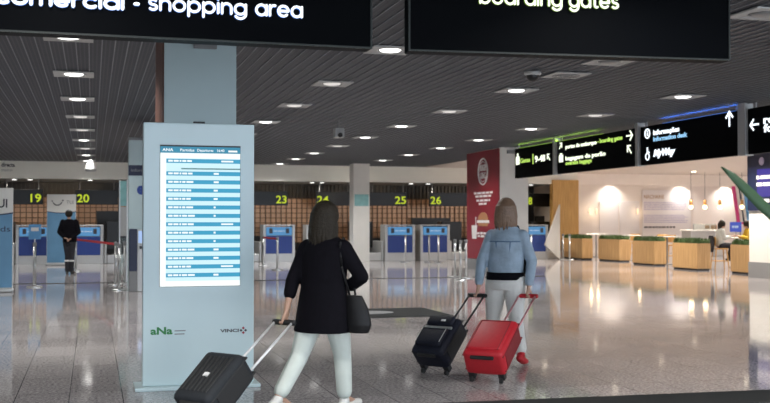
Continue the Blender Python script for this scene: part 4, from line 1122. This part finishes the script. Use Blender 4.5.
# ---- seated people
def seated(label, loc, sgn, top, hairm, low=M['coat']):
    P = dict(fw=(sgn, 0), yaw=PI / 2, hip=(0, 0, .74), neck=(.04 * sgn, 0, 1.22), head=(.08 * sgn, 0, 1.36),
             hipL=(0.02 * sgn, .09, .72), hipR=(.02 * sgn, -.09, .72), kneeL=(.40 * sgn, .11, .72), kneeR=(.38 * sgn, -.11, .70),
             ankleL=(.30 * sgn, .11, .335), ankleR=(.27 * sgn, -.11, .335), toeL=(.40 * sgn, .12, .28), toeR=(.37 * sgn, -.12, .28),
             shL=(.03 * sgn, .16, 1.16), shR=(.03 * sgn, -.16, 1.16), elL=(.10 * sgn, .20, .93), elR=(.10 * sgn, -.2, .93), wrL=(.30 * sgn, .12, 1.0), wrR=(.30 * sgn, -.12, 1.0),
             haL=(.37 * sgn, .10, 1.0), haR=(.37 * sgn, -.10, 1.0))
    t = make_person(label, loc, P, .010)
    g = MB(); g.loft([(0, 0, .70, .16, .13, PI / 2), (0.01 * sgn, 0, .85, .17, .13, PI / 2), (.03 * sgn, 0, 1.05, .19, .13, PI / 2), (.04 * sgn, 0, 1.16, .18, .11, PI / 2), (.04 * sgn, 0, 1.24, .07, .07, PI / 2)])
    for sd in 'LR': g.limb([(*P['sh' + sd], .07), (*P['el' + sd], .055), (*Vector(P['el' + sd]).lerp(Vector(P['wr' + sd]), .8), .045)])
    g.build('shirt', top, t, remesh=.012, iters=4)
    g = MB()
    for sd in 'LR': g.limb([(*P['hip' + sd], .10), (*P['knee' + sd], .07), (*P['ankle' + sd], .05)])
    g.build('trousers', low, t, remesh=.012, iters=3)
    g = MB(); g.ball((.07 * sgn, 0, 1.38), .108, 3, (1, .95, 1.1)).limb([(.02 * sgn, 0, 1.36, .08), (.0, 0, 1.24, .06)])
    g.build('hair', hairm, t, remesh=.012, iters=2)
    for sd in 'LR': shoe('shoe', t, P['ankle' + sd], P['toe' + sd], M['shoe_dark'])
    return t
seated('dark haired person in a pale grey top sitting on a bar chair by the planters', cposA, 1, M['greytop'], M['hair_dark'])
seated('person in a yellow top sitting behind the nearest planter', hall(749, 31.8), -1, M['yellow'], M['hair_dark'])
o = MB().loft([(0, 0, .52, .16, .05, PI / 2), (0, 0, .7, .22, .07, PI / 2), (.0, 0, .92, .20, .06, PI / 2), (0, 0, 1.02, .18, .04, PI / 2)]).build('hanging_coat', M['coat'], remesh=.012, iters=4)
p = at_dc(719.5, 31.6); o.location = (p.x - .26 * CS, p.y + .26 * SN, 0); o.rotation_euler = (0, 0, VR); tag(o, 'dark coat hung over the bar chair back of the person in the pale top', 'coat')

# ------------------------------------------------------------------ suitcases
def suitcase(label, wheel, handp, W, H, D, m_body, m_side, m_rod, style, nz=0):
    wp = Vector((wheel[0], wheel[1], 0)); hp = Vector(handp); d = hp - wp; hor = math.hypot(d.x, d.y)
    rwh = .026
    tilt = math.atan2(hor, hp.z - rwh); total = math.hypot(hor, hp.z - rwh); phi = math.atan2(d.y, d.x)
    t = thing('suitcase', label, 'suitcase', (wp.x, wp.y, rwh), 0, 'wheeled suitcases being pulled')
    t.rotation_mode = 'XYZ'; t.rotation_euler = (-tilt, 0, phi - PI / 2)
    yb = -.035
    MB().rbox(-W / 2, W / 2, yb - D, yb, .005, H, .045, 4).build('shell', m_body, t, True)
    # side gussets
    g = MB()
    for s in (-1, 1): g.rbox(s * W / 2 - .006, s * W / 2 + .006, yb - D + .05, yb - .04, .08, H - .05, .005)
    g.build('side_panel', m_side, t)
    g = MB()
    for yy in (yb - .05, yb - D + .05):
        g.rbox(-W / 2 - .004, W / 2 + .004, yy - .006, yy + .006, .026, H + .004, .003)
    g.build('zip_seam', m_side, t)
    for s in (-1, 1):
        MB().cone((s * (W / 2 - .05) - .013, 0, 0), (s * (W / 2 - .05) + .013, 0, 0), rwh, n=20).build('wheel', M['rubber'], t, False)
        MB().rbox(s * (W / 2 - .05) - .03, s * (W / 2 - .05) + .03, -.06, .010, .01, .07, .008).build('wheel_housing', M['rubber'], t)
    MB().rbox(-W / 2 + .08, W / 2 - .08, yb - D + .03, yb - D + .06, -.015, .02, .008).build('stand_foot', M['rubber'], t)
    for s in (-1, 1):
        MB().cone((s * .085, -.055, H - .02), (s * .085, -.055 + .055 * .9, total), .010, n=10).build('handle_rod', m_rod, t, True)
    MB().rbox(-.11, .11, -.02, .02, total - .018, total + .02, .014, 3).build('handle_grip', M['rubber'] if style != 'red' else m_body, t, True)
    MB().tube([(-.07, yb - D / 2, H), (-.06, yb - D / 2, H + .028), (.06, yb - D / 2, H + .028), (.07, yb - D / 2, H)], .009).build('carry_handle', m_side, t)
    fy = yb - D
    if style == 'pockets':
        pk = MB().rbox(-W / 2 + .035, W / 2 - .035, fy - .045, fy + .02, .07, H * .62, .03, 3).build('lower_pocket', m_body, t, True)
        MB().tube([(-W / 2 + .05, fy - .047, .10), (-W / 2 + .05, fy - .047, H * .57), (W / 2 - .05, fy - .047, H * .57), (W / 2 - .05, fy - .047, .10)], .004, 6).build('zip', M['alu'], pk)
        MB().box(-W / 2 + .03, W / 2 - .03, fy - .012, fy + .01, H * .64, H * .69).build('grey_band', M['alu'], t)
        MB().rbox(-W / 2 + .04, W / 2 - .04, fy - .04, fy + .02, H * .71, H * .95, .025, 3).build('upper_pocket', m_body, t, True)
        MB().rbox(.02, .07, fy - .045, fy - .035, H * .77, H * .82, .003).build('name_plate', M['letter'], t)
    elif style == 'ribbed':
        g = MB()
        for k in range(7):
            x = -W / 2 + .06 + k * (W - .12) / 6; g.rbox(x - .010, x + .010, fy - .008, fy + .01, .07, H - .06, .006)
        g.build('ribs', m_side, t, True)
        MB().box(-.015, .03, fy - .012, fy, H * .45, H * .52).build('name_plate', M['letter'], t)
    else:
        pk = MB().rbox(-W / 2 + .03, W / 2 - .03, fy - .018, fy + .02, .06, H - .04, .018, 3).build('front_pocket', m_body, t, True)
        MB().tube([(-W / 2 + .05, fy - .016, H * .1), (-W / 2 + .05, fy - .018, H * .88), (W / 2 - .05, fy - .018, H * .88), (W / 2 - .05, fy - .016, H * .1)], .004, 6).build('zip', M['case_red_side'], pk)
    return t
suitcase('dark grey wheeled suitcase with silver rods, pulled by the woman in the black blazer', (W1.x - .93, W1.y - .52), W1w(-.280, -.066, .675), .35, .465, .24, M['case_dark'], M['rubber'], M['rod'], 'ribbed')
suitcase('black wheeled suitcase with front pockets, left of the two pulled by the woman in denim', (3.11, 9.31), W2w(-.309, -.076, .695), .36, .47, .23, M['case_navy'], M['rubber'], M['rubber'], 'pockets')
suitcase('bright red wheeled suitcase, right of the two pulled by the woman in denim', (3.39, 8.70), W2w(.182, -.153, .695), .38, .54, .25, M['case_red'], M['case_red_side'], M['rod_red'], 'red')

# ------------------------------------------------------------------ food hall back wall items
def on_wall(px, Y=43.2): return at_Y(px, Y)
X0, dc = on_wall(641.5); X1, _ = on_wall(690)
zt, zb = hz(190, dc), hz(238, dc)
t = thing('text_panel', 'large white wall panel with lilac text in the food hall', 'wall panel', (X0, 43.15, zb))
MB().rbox(0, X1 - X0, -.04, 0, 0, zt - zb, .01).build('board', M['panelwhite'], t)
text_bm('NACHARIE', .08, 1.12, hz(198.5, dc) - zb, .17, -.04, .006, .0).build('heading', M['bulbsocket'], t)
g = MB()
for yy in [202.5 + 1.75 * i for i in range(5)] + [215.3 + 1.75 * i for i in range(5)]:
    z_ = hz(yy, dc) - zb; x_ = .08; e_ = (X1 - X0) - .15 - random.uniform(0, .25)
    while x_ < e_:
        l_ = random.uniform(.06, .22); g.box(x_, min(x_ + l_, e_), -.044, -.04, z_ - .017, z_ + .017); x_ += l_ + .035
g.build('body_text', M['lilac'], t)
g = MB(); x_ = .08
while x_ < 1.7: l_ = random.uniform(.08, .2); g.box(x_, x_ + l_, -.044, -.04, hz(228, dc) - zb, hz(226.3, dc) - zb); x_ += l_ + .04
g.build('footer_text', M['ink'], t)
# pale panels left of the text panel
for i, (pa, pb2) in enumerate(((599, 618), (619.5, 639))):
    X0, dc = on_wall(pa); X1, _ = on_wall(pb2)
    o = MB().rbox(0, X1 - X0, -.04, 0, 0, hz(201, dc) - .02, .01).build('wall_panel', M['panelwhite'], loc=(X0, 43.2, .02)); tag(o, ['plain pale wall panel nearer the timber wall', 'plain pale wall panel touching the text panel side'][i], 'wall panel', 'plain pale wall panels in the food hall')
# wall lamps with warm glow
for i, px in enumerate((588, 595, 636)):
    X, dc = on_wall(px)
    t = thing('wall_lamp', ['small warm wall lamp next to the timber wall', 'small warm wall lamp left of the pale panels', 'small warm wall lamp left of the text panel'][i], 'wall lamp', (X, 43.15, hz(212, dc)), 0, 'warm wall lamps')
    MB().cone((0, 0.05, 0), (0, -.08, 0), .02).build('bracket', M['bulbsocket'], t)
    MB().lathe([(.03, -.12), (.045, -.05), (.045, .12), (.03, .16)], 14, (0, -.08, 0)).build('shade', M['sconce'], t, True)
    l = bpy.data.lights.new('wall_glow', 'POINT'); l.energy = 3; l.color = (1, .72, .42); l.shadow_soft_size = .06
    lo_ = bpy.data.objects.new('wall_glow', l); COL.objects.link(lo_); lo_.parent = t; lo_.location = (0, -.25, 0)
# pendants
pg = 'warm glass pendant lamps over the counter'
pd = None
for i, px in enumerate((691, 705, 720, 742)):
    P = at_dc(px, 44); zb_ = hz(209, 44)
    lab = ['leftmost warm pendant lamp, right of the text panel', 'second warm pendant lamp over the counter', 'third warm pendant lamp over the seated person', 'rightmost warm pendant lamp by the striped boards'][i]
    if pd is None:
        pd = thing('pendant_lamp', lab, 'pendant lamp', (P.x, P.y, zb_), 0, pg)
        zc = 3.06 - zb_ if P.y > 41 else CEIL - zb_
        MB().ball((0, 0, .08), .085, 3).build('bulb', M['bulb'], pd, True)
        MB().lathe([(.05, .16), (.07, .18), (.07, .36), (.03, .4)], 16).build('socket', M['bulbsocket'], pd, True)
        MB().cone((0, 0, .38), (0, 0, CEIL - zb_), .008).build('cord', M['ink'], pd)
        l = bpy.data.lights.new('pendant_glow', 'POINT'); l.energy = 8; l.color = (1, .75, .45); l.shadow_soft_size = .1
        lo_ = bpy.data.objects.new('pendant_glow', l); COL.objects.link(lo_); lo_.parent = pd; lo_.location = (0, 0, -.06)
    else: dup(pd, (P.x, P.y, zb_), lab)
# counter
X0 = at_dc(689, 43).x; X1 = at_dc(728, 43).x; Yc = at_dc(700, 43).y
t = thing('serving_counter', 'pale serving counter below the pendant lamps', 'counter', (X0, Yc, 0))
MB().rbox(0, X1 - X0, 0, .7, 0, 1.05, .02).build('body', M['alu'], t)
MB().rbox(-.05, X1 - X0 + .05, -.06, .75, 1.05, 1.10, .01).build('worktop', M['white'], t)
MB().rbox(.3, X1 - X0 - .2, .25, .3, 1.10, 1.35, .006).build('glass_guard', M['glass'], t)
# small picture on the wall above the counter
for i, (pa, pb2) in enumerate(((704.5, 709), (710.5, 716.5))):
    X0, dc = on_wall(pa); X1, _ = on_wall(pb2)
    o = MB().rbox(0, X1 - X0, -.03, 0, 0, .18, .01).build('wall_plaque', M['bulbsocket'], loc=(X0, 43.2, hz(229, dc))); tag(o, ['left small brass coloured plaque above the counter', 'right small brass coloured plaque above the counter'][i], 'plaque', 'small plaques above the counter')
# striped boards
Yb = 41.8
X0, dc = at_Y(732, Yb)
t = thing('striped_board', 'tall slanted board of pink, white and blue stripes left of the right column', 'board', (X0, Yb, 0))
z0_, z1_ = hz(222, dc), min(3.28, hz(183, dc))
for k, (nm, m, xo, wd_) in enumerate((('pink_stripe', 'pink', .0, .15), ('white_stripe', 'white', .17, .14), ('dark_stripe', 'navy', .33, .06), ('white_stripe', 'white', .42, .12), ('blue_stripe', 'skyblue', .57, .22))):
    MB().prism([(xo + .28, z0_), (xo + .28 + wd_, z0_), (xo + wd_, z1_), (xo, z1_)], 0, .06).build(nm, M[m], t)
MB().box(.28, 1.07, -.01, .06, z0_ - .09, z0_).build('pink_foot_bar', M['pink'], t)
for k in (.45, .9): MB().cone((k, .03, 0), (k, .03, z0_ - .09), .03).build('post', M['greypaint'], t)
X0, dc = at_Y(730.5, 39.5); X1, _ = at_Y(741.5, 39.5)
t = thing('menu_screen', 'small lit blue menu screen below the striped board', 'screen', (X0, 39.5, 0))
MB().rbox(0, X1 - X0, 0, .06, hz(232, dc), hz(222, dc), .01).build('display', M['bluesign'], t)
g = MB(); z_ = hz(228, dc)
for k in (.08, .2, .3): g.box(k, k + .08, -.006, 0, z_, z_ + .1)
g.build('display_glyphs', M['desk_scr2'], t)
MB().cone(((X1 - X0) / 2, .03, 0), ((X1 - X0) / 2, .03, hz(232, dc)), .025).build('post', M['greypaint'], t)
MB().lathe([(.2, 0), (.19, .02)], 20, ((X1 - X0) / 2, .03, 0)).build('foot', M['greypaint'], t)

# ------------------------------------------------------------------ potted plant just outside the frame, one leaf reaches in
P = at_dc(850, 5.0)
t = thing('potted_palm', 'broad-leaved green potted plant outside the right edge, one dark leaf reaching in', 'plant', (P.x, P.y, 0), VR)
MB().lathe([(.14, 0), (.17, .02), (.21, .38), (.225, .40), (.225, .44), (.19, .44)], 28).build('pot', M['terracotta'], t, True)
MB().lathe([(.18, .42), (.17, .435)], 24).build('soil', M['soil'], t)
MB().limb([(0, 0, .42, .022), (.02, .0, .9, .018), (.0, .0, 1.3, .014)]).build('stem', M['soil'], t, True)
def blade(pts, wmax, name='leaf'):
    g = MB(); L_, R_, C_ = [], [], []
    n = len(pts)
    for i, p_ in enumerate(pts):
        k = i / (n - 1); w_ = wmax * math.sin(PI * min(1, k * .93 + .05)) ** .7
        pv = Vector(p_); d = (Vector(pts[min(n - 1, i + 1)]) - Vector(pts[max(0, i - 1)])).normalized()
        s_ = d.cross(Vector((0, 1, 0))).normalized()
        C_.append(g.bm.verts.new(pv + Vector((0, .012, 0)))); L_.append(g.bm.verts.new(pv + s_ * w_)); R_.append(g.bm.verts.new(pv - s_ * w_))
    for i in range(n - 1):
        g.bm.faces.new((L_[i], L_[i + 1], C_[i + 1], C_[i])); g.bm.faces.new((C_[i], C_[i + 1], R_[i + 1], R_[i]))
    r_ = bmesh.ops.extrude_face_region(g.bm, geom=list(g.bm.faces)); bmesh.ops.translate(g.bm, vec=(0, .004, 0), verts=[v for v in r_['geom'] if isinstance(v, bmesh.types.BMVert)])
    g.build(name, M['leaf'], t, True)
def q_(px, py): return ((px - 850) * 5 / FPX, 0, hz(py, 5))
blade([(0, 0, 1.05), q_(800, 240), q_(780, 222), q_(762, 205), q_(745, 188), q_(733, 176), q_(722, 167)], .027)
for ang, h1, ln in ((.3, 1.6, .45), (1.2, 1.75, .4), (-.4, 1.5, .5), (.7, 1.2, .5), (1.9, 1.3, .35), (-1.0, 1.35, .45)):
    dx, dy = math.cos(ang), math.sin(ang)
    blade([(0, 0, 1.0 + .2 * (h1 - 1)), (dx * ln * .3, dy * ln * .3, h1 * .9), (dx * ln * .6, dy * ln * .6, h1), (dx * ln * .85, dy * ln * .85, h1 - .04), (dx * ln, dy * ln, h1 - .12)], .045)
